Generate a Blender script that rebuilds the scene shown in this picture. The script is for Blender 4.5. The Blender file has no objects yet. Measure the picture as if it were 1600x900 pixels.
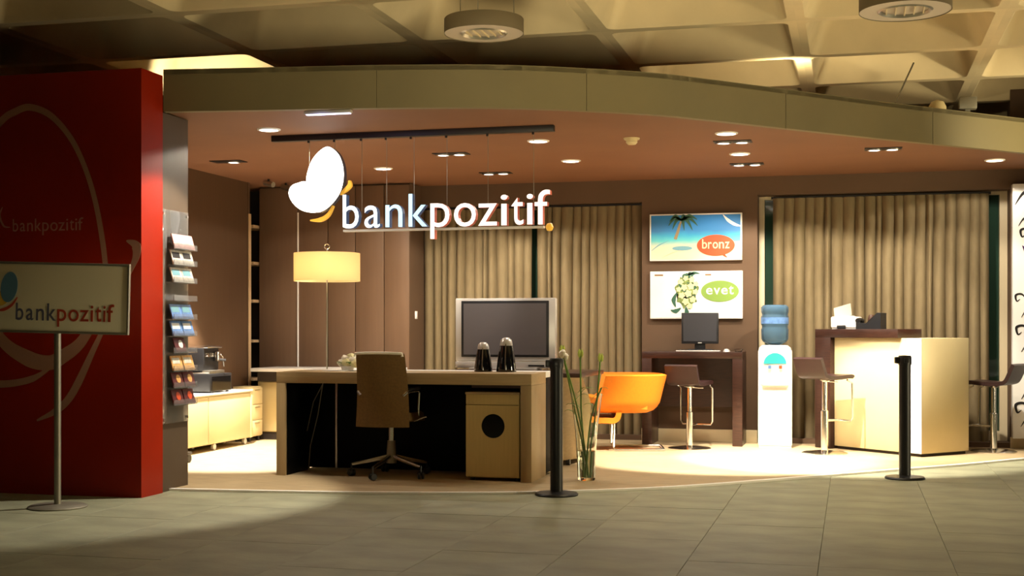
import bpy, bmesh, math, random
from mathutils import Vector, Matrix
random.seed(7)
PI = math.pi
SC = bpy.context.scene
COL = SC.collection

# ------------------------------------------------------------------ camera
TH = math.radians(14.4956)
cd = bpy.data.cameras.new('camera'); cam = bpy.data.objects.new('camera', cd); COL.objects.link(cam)
cam.location = (0, 0, 1.12); cam.rotation_euler = (PI/2, 0, TH)
cd.sensor_width = 36; cd.lens = 2050/1600*36; cd.shift_y = 65/1600; cd.clip_end = 100
SC.camera = cam
# ------------------------------------------------------------------ world, exposure
w = bpy.data.worlds.new('world'); SC.world = w; w.use_nodes = True
bg = w.node_tree.nodes['Background']; bg.inputs[0].default_value = (1.0, .80, .52, 1); bg.inputs[1].default_value = .02
SC.view_settings.view_transform = 'Standard'; SC.view_settings.look = 'None'
SC.view_settings.exposure = -.12; SC.view_settings.gamma = 1; SC.view_settings.use_curve_mapping = False

WARM = (1.0, .89, .72)
HALL = (1.0, .85, .52)
def aim(o, target):
    o.rotation_euler = (Vector(target) - o.location).to_track_quat('-Z', 'Y').to_euler()
def area(name, loc, target, power, size, color, size_y=None, spread=180):
    l = bpy.data.lights.new(name, 'AREA'); l.energy = power; l.color = color; l.size = size
    l.spread = math.radians(spread)
    if size_y: l.shape = 'RECTANGLE'; l.size_y = size_y
    o = bpy.data.objects.new(name, l); COL.objects.link(o); o.location = loc; aim(o, target); return o
def spot(name, loc, target, power, angle, blend, color=WARM, r=.04):
    l = bpy.data.lights.new(name, 'SPOT'); l.energy = power; l.color = color
    l.spot_size = math.radians(angle); l.spot_blend = blend; l.shadow_soft_size = r
    o = bpy.data.objects.new(name, l); COL.objects.link(o); o.location = loc; aim(o, target); return o
def point(name, loc, power, color, r=.05):
    l = bpy.data.lights.new(name, 'POINT'); l.energy = power; l.color = color; l.shadow_soft_size = r
    o = bpy.data.objects.new(name, l); COL.objects.link(o); o.location = loc; return o
# hall outside the shop: uplighter at the right, added dim fill light behind camera
area('hall_area_light', (6.0, 8.3, .3), (-1.4, 7.9, 4.2), 155, .9, HALL, 1.4, 105)
area('hall_area_light', (-1.0, 3.0, .9), (-1.8, 8.8, 3.9), 32, .8, HALL, 1.6, 62)
# uplights standing on the shop's roof
spot('roof_uplight', (-.45, 10.6, 2.98), (-.7, 11.6, 3.6), 40, 140, .6, HALL)
spot('roof_uplight', (-5.5, 9.9, 2.98), (-5.5, 10.55, 3.4), 80, 100, .6, (1, .84, .55))
spot('hall_floor_fill', (-.3, 8.5, 3.2), (-.6, 8.85, 0), 125, 80, 1.0, HALL)  # added spot without a fixture, brightens the floor near the shop edge
spot('fascia_wash', (2.3, 10.9, 2.5), (1.25, 11.67, 2.76), 130, 70, 1.0, HALL)
# cool flood under the fascia
spot('cool_flood', (-3.5, 8.32, 2.50), (-3.55, 9.0, 2.62), 5, 150, 1.0, (.45, .45, 1.0))
spot('wall_end_fill', (-3.46, 8.36, 2.57), (-4.57, 7.97, .85), 290, 78, .3, WARM)  # added warm fill without a fixture, brightens the red wall end

# ------------------------------------------------------------------ materials
def mat(name, col, rough=.5, metal=0, noise=None, bump=None, emit=None, trans=0, ior=1.45, stretch=None, coat=0, rnd=0, spec=None):
    m = bpy.data.materials.new(name); m.use_nodes = True
    nt = m.node_tree; b = nt.nodes['Principled BSDF']
    b.inputs['Base Color'].default_value = (*col, 1); b.inputs['Roughness'].default_value = rough
    b.inputs['Metallic'].default_value = metal; b.inputs['IOR'].default_value = ior
    b.inputs['Transmission Weight'].default_value = trans; b.inputs['Coat Weight'].default_value = coat
    if spec is not None: b.inputs['Specular IOR Level'].default_value = spec
    if emit:
        b.inputs['Emission Color'].default_value = (*emit[0], 1); b.inputs['Emission Strength'].default_value = emit[1]
    src = None
    if noise or bump:
        tc = nt.nodes.new('ShaderNodeTexCoord'); mp = nt.nodes.new('ShaderNodeMapping')
        nt.links.new(tc.outputs['Object'], mp.inputs[0])
        if stretch: mp.inputs['Scale'].default_value = stretch
        if noise:
            n = nt.nodes.new('ShaderNodeTexNoise'); n.inputs['Scale'].default_value = noise[0]; n.inputs['Detail'].default_value = 6
            nt.links.new(mp.outputs[0], n.inputs['Vector'])
            r = nt.nodes.new('ShaderNodeValToRGB')
            a = noise[1]
            r.color_ramp.elements[0].position = .3; r.color_ramp.elements[1].position = .7
            r.color_ramp.elements[0].color = (*[max(0, c*(1-a)) for c in col], 1)
            r.color_ramp.elements[1].color = (*[min(1, c*(1+a)) for c in col], 1)
            nt.links.new(n.outputs['Fac'], r.inputs[0]); src = r.outputs[0]
        if bump:
            n2 = nt.nodes.new('ShaderNodeTexNoise'); n2.inputs['Scale'].default_value = bump[0]; n2.inputs['Detail'].default_value = 4
            nt.links.new(mp.outputs[0], n2.inputs['Vector'])
            bp = nt.nodes.new('ShaderNodeBump'); bp.inputs['Strength'].default_value = bump[1]; bp.inputs['Distance'].default_value = .01
            nt.links.new(n2.outputs['Fac'], bp.inputs['Height']); nt.links.new(bp.outputs[0], b.inputs['Normal'])
    if rnd:
        oi = nt.nodes.new('ShaderNodeObjectInfo'); hs = nt.nodes.new('ShaderNodeHueSaturation')
        mr = nt.nodes.new('ShaderNodeMapRange'); mr.inputs[3].default_value = 1-rnd; mr.inputs[4].default_value = 1+rnd
        nt.links.new(oi.outputs['Random'], mr.inputs[0]); nt.links.new(mr.outputs[0], hs.inputs['Value'])
        if src: nt.links.new(src, hs.inputs['Color'])
        else: hs.inputs['Color'].default_value = (*col, 1)
        src = hs.outputs[0]
    if src: nt.links.new(src, b.inputs['Base Color'])
    return m

def ramp_mat(name, stops, axis=2, rough=.4):
    m = bpy.data.materials.new(name); m.use_nodes = True; nt = m.node_tree; b = nt.nodes['Principled BSDF']
    b.inputs['Roughness'].default_value = rough
    tc = nt.nodes.new('ShaderNodeTexCoord'); sp = nt.nodes.new('ShaderNodeSeparateXYZ'); nt.links.new(tc.outputs['Generated'], sp.inputs[0])
    r = nt.nodes.new('ShaderNodeValToRGB')
    while len(r.color_ramp.elements) < len(stops): r.color_ramp.elements.new(.5)
    for e, (p, c) in zip(r.color_ramp.elements, stops): e.position = p; e.color = (*c, 1)
    n = nt.nodes.new('ShaderNodeTexNoise'); n.inputs['Scale'].default_value = 5
    ad = nt.nodes.new('ShaderNodeMath'); ad.operation = 'MULTIPLY_ADD'; ad.inputs[1].default_value = .12; ad.inputs[2].default_value = -.06
    nt.links.new(tc.outputs['Generated'], n.inputs['Vector']); nt.links.new(n.outputs['Fac'], ad.inputs[0])
    a2 = nt.nodes.new('ShaderNodeMath'); nt.links.new(sp.outputs[axis], a2.inputs[0]); nt.links.new(ad.outputs[0], a2.inputs[1])
    nt.links.new(a2.outputs[0], r.inputs[0]); nt.links.new(r.outputs[0], b.inputs['Base Color'])
    return m

M = {}
M['tile'] = mat('stone_tile', (.275, .280, .185), .62, noise=(2.2, .22), bump=(30, .12), rnd=.03, stretch=(1, 1.6, 1))
M['grout'] = mat('grout', (.24, .23, .165), .8)
M['shopfloor'] = mat('shop_floor', (.41, .31, .175), .62, noise=(5, .16), bump=(60, .25), stretch=(1, 7, 1))
M['edge'] = mat('edge_metal', (.95, .93, .88), .45)
M['ceiling'] = mat('cast_ceiling', (.62, .50, .30), .85, noise=(2, .10), bump=(40, .1))
M['fascia'] = mat('fascia_paint', (.175, .142, .066), .6, noise=(2, .06))
M['shopceil'] = mat('shop_ceiling', (.205, .090, .042), .75, noise=(2, .05))
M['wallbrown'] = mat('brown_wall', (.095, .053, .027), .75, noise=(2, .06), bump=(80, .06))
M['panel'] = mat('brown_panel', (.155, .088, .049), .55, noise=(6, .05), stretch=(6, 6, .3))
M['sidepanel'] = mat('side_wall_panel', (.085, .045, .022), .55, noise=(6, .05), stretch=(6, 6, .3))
M['panel_edge'] = mat('panel_edge', (.55, .38, .22), .5)
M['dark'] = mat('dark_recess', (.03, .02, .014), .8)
M['pillar'] = mat('grey_pillar', (.080, .052, .030), .6, noise=(3, .08))
M['red'] = mat('red_wall', (.30, .014, .001), .45, noise=(2, .08), bump=(50, .03), coat=.15, spec=.15)
M['red'].node_tree.nodes['Principled BSDF'].inputs['Coat Roughness'].default_value = .18
M['print'] = mat('wall_print', (.40, .20, .13), .5)
M['print2'] = mat('wall_print_text', (.42, .16, .11), .5)
M['base'] = mat('baseboard', (.62, .50, .30), .45)
M['curtain'] = mat('curtain_cloth', (.175, .130, .066), .85, noise=(40, .08), bump=(150, .2), stretch=(1, 1, .2))
M['frame'] = mat('window_frame', (.62, .52, .34), .4)
M['glass_dark'] = mat('night_glass', (.02, .045, .03), .05, spec=.8)
M['ext'] = mat('outside_wall', (.10, .13, .09), .8, noise=(3, .3))
M['oak'] = mat('oak_laminate', (.37, .26, .125), .5, noise=(8, .10), stretch=(.5, 4, 8))
M['oakv'] = mat('oak_laminate_upright', (.37, .26, .125), .5, noise=(8, .05), stretch=(8, 4, .5))
M['oakped'] = mat('pale_oak_front', (.60, .45, .18), .5, noise=(8, .04), stretch=(8, 4, .5))
M['black'] = mat('black_panel', (.002, .002, .002), .6, spec=.12)
M['blackmat'] = mat('black_metal', (.008, .008, .009), .42)
M['blackgloss'] = mat('black_gloss', (.005, .005, .006), .08, coat=.6)
M['plastic'] = mat('black_plastic', (.012, .012, .014), .4)
M['chrome'] = mat('chrome', (.80, .79, .77), .16, 1)
M['steel'] = mat('brushed_steel', (.55, .53, .48), .35, 1, noise=(30, .08))
M['dullsteel'] = mat('dull_steel', (.30, .28, .22), .45, .6)
M['silver'] = mat('silver_plastic', (.62, .60, .58), .32, .4)
M['tan'] = mat('tan_fabric', (.15, .082, .018), .7, noise=(60, .12), bump=(200, .15))
M['wenge'] = mat('wenge_wood', (.036, .014, .009), .35, noise=(10, .3), stretch=(1, 8, 8))
M['brownleather'] = mat('brown_leather', (.026, .010, .010), .38, noise=(20, .12), bump=(90, .1))
M['orange'] = mat('orange_fabric', (.72, .195, .001), .65, noise=(50, .05), bump=(200, .08))
M['white'] = mat('white_plastic', (.86, .84, .80), .35, noise=(3, .02))
M['cream'] = mat('cream_laminate', (.66, .54, .29), .4, noise=(4, .03))
M['signface'] = mat('sign_panel', (.86, .81, .62), .4, noise=(2, .03))
M['glass'] = mat('clear_glass', (.92, .97, .93), .02, trans=1, ior=1.45)
M['acrylic'] = mat('acrylic', (.93, .94, .95), .05, trans=.92, ior=1.15)
M['water'] = mat('water', (.9, .97, .92), .0, trans=1, ior=1.33)
M['bottle'] = mat('blue_bottle', (.14, .27, .42), .08, trans=.6, ior=1.2)
M['teal'] = mat('teal_panel', (.04, .50, .55), .3)
M['screen'] = mat('matte_screen', (.11, .097, .105), .55, noise=(2, .06))
M['screen2'] = mat('monitor_screen', (.030, .030, .038), .35)
M['green'] = mat('stem_green', (.13, .25, .04), .5, noise=(20, .2))
M['bud'] = mat('bud_green', (.45, .55, .10), .5)
M['petal'] = mat('white_petal', (.85, .80, .66), .5, noise=(20, .05))
M['petaly'] = mat('cream_petal', (.72, .66, .34), .5, noise=(20, .06))
M['paper'] = mat('white_paper', (.85, .84, .80), .6)
M['blue'] = mat('logo_blue', (.10, .22, .33), .4, noise=(4, .1))
M['slate'] = mat('logo_slate', (.11, .11, .17), .4)
M['logored'] = mat('logo_red', (.50, .065, .03), .4)
M['logoyellow'] = mat('logo_yellow', (.65, .42, .06), .4)
M['gold'] = mat('gold_lit', (.80, .42, .05), .35, emit=((1, .52, .06), .45))
M['lit_white'] = mat('lit_face', (.9, .9, .9), .4, emit=((1, .98, .97), 2.6))
M['lit_blue'] = mat('lit_face_cool', (.8, .9, .95), .4, emit=((.78, .90, 1.0), 1.2))
M['lit_cyan'] = mat('lit_face_cyan', (.8, .9, .95), .4, emit=((.42, .82, 1.0), 1.1))
M['lit_pink'] = mat('lit_face_warm', (.95, .9, .85), .4, emit=((1, .86, .82), 1.25))
M['side_blue'] = mat('letter_side_blue', (.02, .05, .12), .4, emit=((.05, .12, .30), .25))
M['side_red'] = mat('letter_side_red', (.55, .12, .07), .4)
M['side_dark'] = mat('logo_side', (.05, .05, .09), .4)
M['rail'] = mat('dark_rail', (.012, .006, .005), .5)
M['lamp'] = mat('lamp_glow', (1, 1, 1), .4, emit=((1, .93, .85), 9))
M['lampdim'] = mat('lamp_glow_small', (1, 1, 1), .4, emit=((1, .90, .80), 4))
M['strip'] = mat('fluorescent_glow', (1, 1, 1), .4, emit=((1, .88, .60), 1.6))
M['coolstrip'] = mat('cool_strip_glow', (1, 1, 1), .4, emit=((.72, .74, 1.0), 1.6))
M['drum'] = mat('drum_side', (.13, .10, .055), .6)
M['drumbottom'] = mat('drum_diffuser', (.50, .42, .33), .5)
M['lattice'] = mat('lamp_louver', (.62, .50, .30), .4)
M['sw_print'] = mat('dark_print', (.01, .008, .008), .5)
M['purple'] = mat('purple_print', (.06, .015, .09), .5)
M['orange_print'] = mat('orange_print', (.60, .075, .02), .45)
M['peach_print'] = mat('peach_print', (.95, .55, .35), .45)
M['lime_print'] = mat('lime_print', (.20, .32, .06), .45)
M['white_print'] = mat('white_print', (.78, .78, .74), .45)
M['brown_print'] = mat('brown_print', (.25, .12, .05), .5)
M['palm_green'] = mat('palm_print', (.03, .10, .06), .5)
M['leaf_print'] = mat('leaf_print', (.16, .22, .06), .5, noise=(30, .6))
M['trunk_print'] = mat('trunk_print', (.24, .18, .09), .5)
M['shadow_print'] = mat('blue_shade_print', (.16, .35, .42), .5)
M['beach'] = ramp_mat('beach_print', [(0, (.80, .70, .50)), (.28, (.62, .62, .45)), (.42, (.10, .48, .50)), (.56, (.03, .30, .50)), (.64, (.03, .19, .45)), (1, (.01, .18, .52))])
M['maroon'] = mat('maroon_cover', (.10, .015, .018), .4)
M['bluecover'] = mat('blue_cover', (.12, .25, .55), .4, noise=(25, .3))
M['palecover'] = mat('pale_cover', (.66, .63, .55), .4, noise=(30, .25))
M['pinkcover'] = mat('pink_cover', (.80, .42, .40), .4, noise=(30, .2))
M['orangecover'] = mat('orange_cover', (.75, .42, .14), .4, noise=(30, .25))
M['darkbrown'] = mat('dark_wood_top', (.06, .026, .016), .4)

# shade of the standing lamp: cloth that lets its bulb shine through
m = bpy.data.materials.new('lamp_shade_cloth'); m.use_nodes = True; nt = m.node_tree; nt.nodes.clear()
o_ = nt.nodes.new('ShaderNodeOutputMaterial'); mx = nt.nodes.new('ShaderNodeMixShader'); mx.inputs[0].default_value = .55
d_ = nt.nodes.new('ShaderNodeBsdfDiffuse'); d_.inputs[0].default_value = (.88, .78, .52, 1)
t_ = nt.nodes.new('ShaderNodeBsdfTranslucent'); t_.inputs[0].default_value = (.92, .76, .48, 1)
nt.links.new(d_.outputs[0], mx.inputs[1]); nt.links.new(t_.outputs[0], mx.inputs[2]); nt.links.new(mx.outputs[0], o_.inputs[0])
M['shade'] = m

# ------------------------------------------------------------------ mesh builder
class MB:
    def __init__(s): s.bm = bmesh.new()
    def box(s, x0, x1, y0, y1, z0, z1, bev=0, mat=0, rot=None, piv=None, seg=2):
        r = bmesh.ops.create_cube(s.bm, size=1); vs = r['verts']
        for v in vs: v.co = Vector(((x0+x1)/2+v.co.x*(x1-x0), (y0+y1)/2+v.co.y*(y1-y0), (z0+z1)/2+v.co.z*(z1-z0)))
        fs = set(f for v in vs for f in v.link_faces)
        for f in fs: f.material_index = mat
        if bev:
            es = list(set(e for v in vs for e in v.link_edges))
            rr = bmesh.ops.bevel(s.bm, geom=es, offset=bev, segments=seg, affect='EDGES', profile=.5)
            vs = list(set(v for f in rr['faces'] for v in f.verts) | set(v for v in vs if v.is_valid))
        if rot is not None: bmesh.ops.rotate(s.bm, verts=[v for v in vs if v.is_valid], cent=piv or (0, 0, 0), matrix=rot)
        return s
    def lathe(s, prof, c=(0, 0, 0), seg=24, mat=0, axis='Z', sx=1, sy=1):
        rings = []
        for r, z in prof:
            if r < 1e-6: ring = [s.bm.verts.new(s._ax((0, 0, z), c, axis))]
            else: ring = [s.bm.verts.new(s._ax((r*sx*math.cos(2*PI*i/seg), r*sy*math.sin(2*PI*i/seg), z), c, axis)) for i in range(seg)]
            rings.append(ring)
        for a, b in zip(rings, rings[1:]):
            for i in range(seg):
                j = (i+1) % seg
                if len(a) == 1 and len(b) == 1: continue
                if len(a) == 1: q = [a[0], b[j], b[i]]
                elif len(b) == 1: q = [a[i], a[j], b[0]]
                else: q = [a[i], a[j], b[j], b[i]]
                f = s.bm.faces.new(q); f.material_index = mat
        return s
    def _ax(s, p, c, axis):
        x, y, z = p
        if axis == 'X': x, y, z = z, x, y
        elif axis == 'Y': x, y, z = y, z, x
        return Vector((x+c[0], y+c[1], z+c[2]))
    def cyl(s, x, y, z0, z1, r0, r1=None, seg=20, mat=0):
        r1 = r0 if r1 is None else r1
        return s.lathe([(0, z0), (r0, z0), (r1, z1), (0, z1)], (x, y, 0), seg, mat)
    def tube(s, pts, r, seg=8, mat=0, closed=False):
        pts = [Vector(p) for p in pts]; n = len(pts); rs = r if isinstance(r, (list, tuple)) else [r]*n
        rings = []; prev = None
        for i, p in enumerate(pts):
            if closed: t = (pts[(i+1) % n]-pts[i-1])
            else: t = pts[min(i+1, n-1)]-pts[max(i-1, 0)]
            t.normalize()
            if prev is None:
                a = Vector((0, 0, 1)) if abs(t.z) < .9 else Vector((1, 0, 0))
                u = t.cross(a).normalized()
            else:
                u = (prev - t*prev.dot(t)).normalized()
            prev = u; v = t.cross(u)
            rings.append([s.bm.verts.new(p + (u*math.cos(2*PI*k/seg)+v*math.sin(2*PI*k/seg))*rs[i]) for k in range(seg)])
        pairs = list(zip(rings, rings[1:])) + ([(rings[-1], rings[0])] if closed else [])
        for a, b in pairs:
            for k in range(seg):
                j = (k+1) % seg; f = s.bm.faces.new([a[k], a[j], b[j], b[k]]); f.material_index = mat
        if not closed:
            f = s.bm.faces.new(rings[0][::-1]); f.material_index = mat; f = s.bm.faces.new(rings[-1]); f.material_index = mat
        return s
    def prism(s, poly, y0, y1, mat=0, side=None):
        """polygon of (x, z) pulled from y0 (front) to y1 (back)"""
        a = [s.bm.verts.new((x, y0, z)) for x, z in poly]; b = [s.bm.verts.new((x, y1, z)) for x, z in poly]
        n = len(poly)
        f1 = s.bm.faces.new(a); f2 = s.bm.faces.new(b[::-1]); f1.material_index = mat; f2.material_index = mat
        for i in range(n):
            j = (i+1) % n; f = s.bm.faces.new([a[j], a[i], b[i], b[j]]); f.material_index = mat if side is None else side
        bmesh.ops.triangulate(s.bm, faces=[f1, f2])
        return s
    def slab(s, poly, z0, z1, mat=0):
        """polygon of (x, y) pulled from z0 to z1"""
        a = [s.bm.verts.new((x, y, z0)) for x, y in poly]; b = [s.bm.verts.new((x, y, z1)) for x, y in poly]
        n = len(poly); f1 = s.bm.faces.new(a[::-1]); f2 = s.bm.faces.new(b)
        fs = [f1, f2]
        for i in range(n):
            j = (i+1) % n; fs.append(s.bm.faces.new([a[i], a[j], b[j], b[i]]))
        for f in fs: f.material_index = mat
        bmesh.ops.triangulate(s.bm, faces=[f1, f2])
        return s
    def sheet(s, fn, nu, nv, th, mat=0):
        """thick sheet: fn(u, v) -> point, u and v in 0..1; th = thickness or fn(u, v)"""
        e = 1e-3; top = []; bot = []
        for i in range(nu+1):
            for j in range(nv+1):
                u, v = i/nu, j/nv; p = Vector(fn(u, v))
                du = Vector(fn(min(u+e, 1), v))-Vector(fn(max(u-e, 0), v)); dv = Vector(fn(u, min(v+e, 1)))-Vector(fn(u, max(v-e, 0)))
                n = du.cross(dv)
                n = n.normalized() if n.length > 1e-12 else Vector((0, 0, 1))
                t = th(u, v) if callable(th) else th
                top.append(s.bm.verts.new(p+n*t/2)); bot.append(s.bm.verts.new(p-n*t/2))
        W = nv+1; I = lambda i, j: i*W+j
        fs = []
        for i in range(nu):
            for j in range(nv):
                fs.append([top[I(i, j)], top[I(i+1, j)], top[I(i+1, j+1)], top[I(i, j+1)]])
                fs.append([bot[I(i, j)], bot[I(i, j+1)], bot[I(i+1, j+1)], bot[I(i+1, j)]])
        for i in range(nu):
            fs.append([top[I(i, 0)], bot[I(i, 0)], bot[I(i+1, 0)], top[I(i+1, 0)]])
            fs.append([top[I(i+1, nv)], bot[I(i+1, nv)], bot[I(i, nv)], top[I(i, nv)]])
        for j in range(nv):
            fs.append([top[I(0, j+1)], bot[I(0, j+1)], bot[I(0, j)], top[I(0, j)]])
            fs.append([top[I(nu, j)], bot[I(nu, j)], bot[I(nu, j+1)], top[I(nu, j+1)]])
        for q in fs: f = s.bm.faces.new(q); f.material_index = mat
        return s
    def build(s, name, mats, parent=None, loc=None, rotz=None, sharp=40, smooth=True):
        bmesh.ops.recalc_face_normals(s.bm, faces=s.bm.faces)
        me = bpy.data.meshes.new(name); s.bm.to_mesh(me); s.bm.free()
        if smooth:
            for p in me.polygons: p.use_smooth = True
            me.set_sharp_from_angle(angle=math.radians(sharp))
        for mm in (mats if isinstance(mats, (list, tuple)) else [mats]): me.materials.append(M[mm] if isinstance(mm, str) else mm)
        return link(name, me, parent, loc, rotz)
def link(name, me, parent=None, loc=None, rotz=None):
    o = bpy.data.objects.new(name, me); COL.objects.link(o)
    if parent is not None: o.parent = parent
    if loc is not None: o.location = loc
    if rotz is not None: o.rotation_euler = (0, 0, rotz)
    return o
def tag(o, label, cat=None, group=None, kind=None):
    if label: o['label'] = label
    if cat: o['category'] = cat
    if group: o['group'] = group
    if kind: o['kind'] = kind
    return o
def thing(name, label, cat, loc=(0, 0, 0), rotz=0, group=None):
    o = bpy.data.objects.new(name, None); COL.objects.link(o); o.empty_display_size = .1
    o.location = loc; o.rotation_euler = (0, 0, rotz)
    return tag(o, label, cat, group)
def struct(o, label=None, cat='structure'):
    o['kind'] = 'structure'
    if label: o['label'] = label
    o['category'] = cat
    return o
def copy_tree(o, parent=None):
    c = o.copy(); COL.objects.link(c)
    if parent is not None: c.parent = parent
    for ch in list(o.children): copy_tree(ch, c)
    return c
def catmull(pts, n=8):
    P = [pts[0]]+list(pts)+[pts[-1]]; out = []
    for i in range(1, len(P)-2):
        p0, p1, p2, p3 = [Vector(p) for p in P[i-1:i+3]]
        for k in range(n):
            t = k/n
            out.append(.5*((2*p1)+(p2-p0)*t+(2*p0-5*p1+4*p2-p3)*t*t+(3*p1-p0-3*p2+p3)*t**3))
    out.append(Vector(P[-2])); return out
def stroke(pts, widths, n=8):
    """flat tapered ribbon outline along (x, z) points"""
    c = catmull([(x, z, 0) for x, z in pts], n); m = len(c); L = []; R = []
    k = len(widths)-1
    for i, p in enumerate(c):
        t = (c[min(i+1, m-1)]-c[max(i-1, 0)]).normalized(); nrm = Vector((-t.y, t.x, 0))
        f = i/(m-1)*k; a = min(int(f), k-1); wd = widths[a]+(widths[a+1]-widths[a])*(f-a)
        L.append(p+nrm*wd/2); R.append(p-nrm*wd/2)
    return L, R
def ribbon(mb, pts, widths, y0, y1, n=8, mat=0, side=None):
    L, R = stroke(pts, widths, n)
    A = [[mb.bm.verts.new((p.x, y, p.y)) for p in q] for q in (L, R) for y in (y0, y1)]
    lf, lb, rf, rb = A; side = mat if side is None else side
    for i in range(len(L)-1):
        for q, mi in (([lf[i], lf[i+1], rf[i+1], rf[i]], mat), ([lb[i], rb[i], rb[i+1], lb[i+1]], mat), ([lf[i], lb[i], lb[i+1], lf[i+1]], side), ([rf[i], rf[i+1], rb[i+1], rb[i]], side)):
            f = mb.bm.faces.new(q); f.material_index = mi
    mb.bm.faces.new([lf[0], rf[0], rb[0], lb[0]]).material_index = side; mb.bm.faces.new([lf[-1], lb[-1], rb[-1], rf[-1]]).material_index = side
def ell(cx, cz, a, b, n=32, rot=0):
    return [(cx+a*math.cos(t)*math.cos(rot)-b*math.sin(t)*math.sin(rot), cz+a*math.cos(t)*math.sin(rot)+b*math.sin(t)*math.cos(rot)) for t in [2*PI*i/n for i in range(n)]]
# lettering: every glyph a solid mesh, fitted to the box it fills
_glyph = {}
def glyph(ch, off=0):
    if (ch, off) not in _glyph:
        c = bpy.data.curves.new('glyph', 'FONT'); c.body = ch; c.extrude = .5; c.resolution_u = 4; c.offset = off
        o = bpy.data.objects.new('glyph', c); COL.objects.link(o)
        me = bpy.data.meshes.new_from_object(o.evaluated_get(bpy.context.evaluated_depsgraph_get()))
        COL.objects.unlink(o); bpy.data.objects.remove(o)
        vs = [v.co.copy() for v in me.vertices]
        lo = [min(v[i] for v in vs) for i in (0, 1)]; hi = [max(v[i] for v in vs) for i in (0, 1)]
        _glyph[ch, off] = ([((v.x-lo[0])/(hi[0]-lo[0]), (v.y-lo[1])/(hi[1]-lo[1]), v.z) for v in vs], [tuple(p.vertices) for p in me.polygons])
    return _glyph[ch, off]
def letter(mb, ch, x0, x1, z0, z1, yf, yb, mat=0, side=None, off=0):
    vs, fs = glyph(ch, off)
    bv = [mb.bm.verts.new((x0+(x1-x0)*x, (yf+yb)/2-(yb-yf)*z, z0+(z1-z0)*y)) for x, y, z in vs]
    for f in fs:
        try: fc = mb.bm.faces.new([bv[i] for i in f])
        except ValueError: continue
        ys = [vs[i][2] for i in f]
        fc.material_index = mat if (max(ys)-min(ys) < .1) else (mat if side is None else side)
WORD = [('b', 0, .078, 0, 1), ('a', .105, .18, 0, .68), ('n', .207, .288, 0, .68), ('k', .318, .408, 0, 1), ('p', .422, .515, -.34, .68), ('o', .536, .642, -.02, .68),
        ('z', .653, .743, 0, .66), ('i', .762, .788, 0, .93), ('t', .812, .872, 0, .84), ('i', .89, .914, 0, .93), ('f', .925, 1.0, 0, 1.02)]

# ================================================================== SETTING
# hall floor: base slab and loose laid stone tiles
FE = [(-4.62, 8.26), (-3.6, 8.36), (-3.05, 8.46), (-2.216, 8.68), (-1.416, 9.12), (-1.0, 9.47), (-.593, 9.88), (-.143, 10.35), (.345, 10.86), (.857, 11.38), (1.41, 12.02), (2.0, 12.62), (2.4, 13.05)]
FE = [(p.x, p.y) for p in catmull([(x, y, 0) for x, y in FE], 5)]
def edge_y(x):
    if x <= FE[0][0]: return 8.0
    for (a, b), (c, d) in zip(FE, FE[1:]):
        if a <= x <= c: return b+(d-b)*(x-a)/(c-a+1e-9)
    return 13.05
fl = struct(MB().box(-12, 9, -6, 13.0, -.12, -.008).build('floor', 'grout', smooth=False), 'grey stone tiled floor of the hall before the shop')
tb = MB().box(-.309, .309, -.309, .309, -.0075, 0, bev=.0012, seg=1); tile0 = tb.build('tile', 'tile', fl, smooth=False)
tme = tile0.data; first = True; TS = .62
for i in range(-15, 8):
    for j in range(6, 22):
        x, y = i*TS+.16, j*TS+1.1
        if y-.31 > max(edge_y(x-.31), edge_y(x+.31), edge_y(x))+.05 or (x < -4.9 and y > 8.0) or x < -9: continue
        if first: t = tile0; first = False
        else: t = link('tile', tme, fl)
        t.location = (x, y, random.uniform(-.0008, .0004)); t.rotation_euler = (random.uniform(-.001, .001), random.uniform(-.001, .001), random.choice((0, PI)))
sf = MB().slab(FE[::-1] + [(-6.6, 8.26), (-6.6, 13.4), (2.4, 13.4)][0:2] + [(2.4, 13.4)], .001, .012).build('floor_shop', 'shopfloor', smooth=False)
struct(sf, 'pale beige carpeted shop floor with curved front edge', 'floor')
eb = MB()
P = [Vector((x, y, 0)) for x, y in FE]
for a, b in zip(P, P[1:]):
    d = (b-a).normalized(); n = Vector((d.y, -d.x, 0))*.04
    vs = [eb.bm.verts.new(q) for q in (a, b, b+n, a+n)]; vt = [eb.bm.verts.new(q+Vector((0, 0, .016))) for q in (a, b, b+n, a+n)]
    eb.bm.faces.new(vt); eb.bm.faces.new(vs[::-1])
    for k in range(4): eb.bm.faces.new([vs[k], vs[(k+1) % 4], vt[(k+1) % 4], vt[k]])
struct(eb.build('trim_1', 'edge', smooth=False), 'bright metal strip along the curved edge of the shop floor', 'trim')

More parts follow.
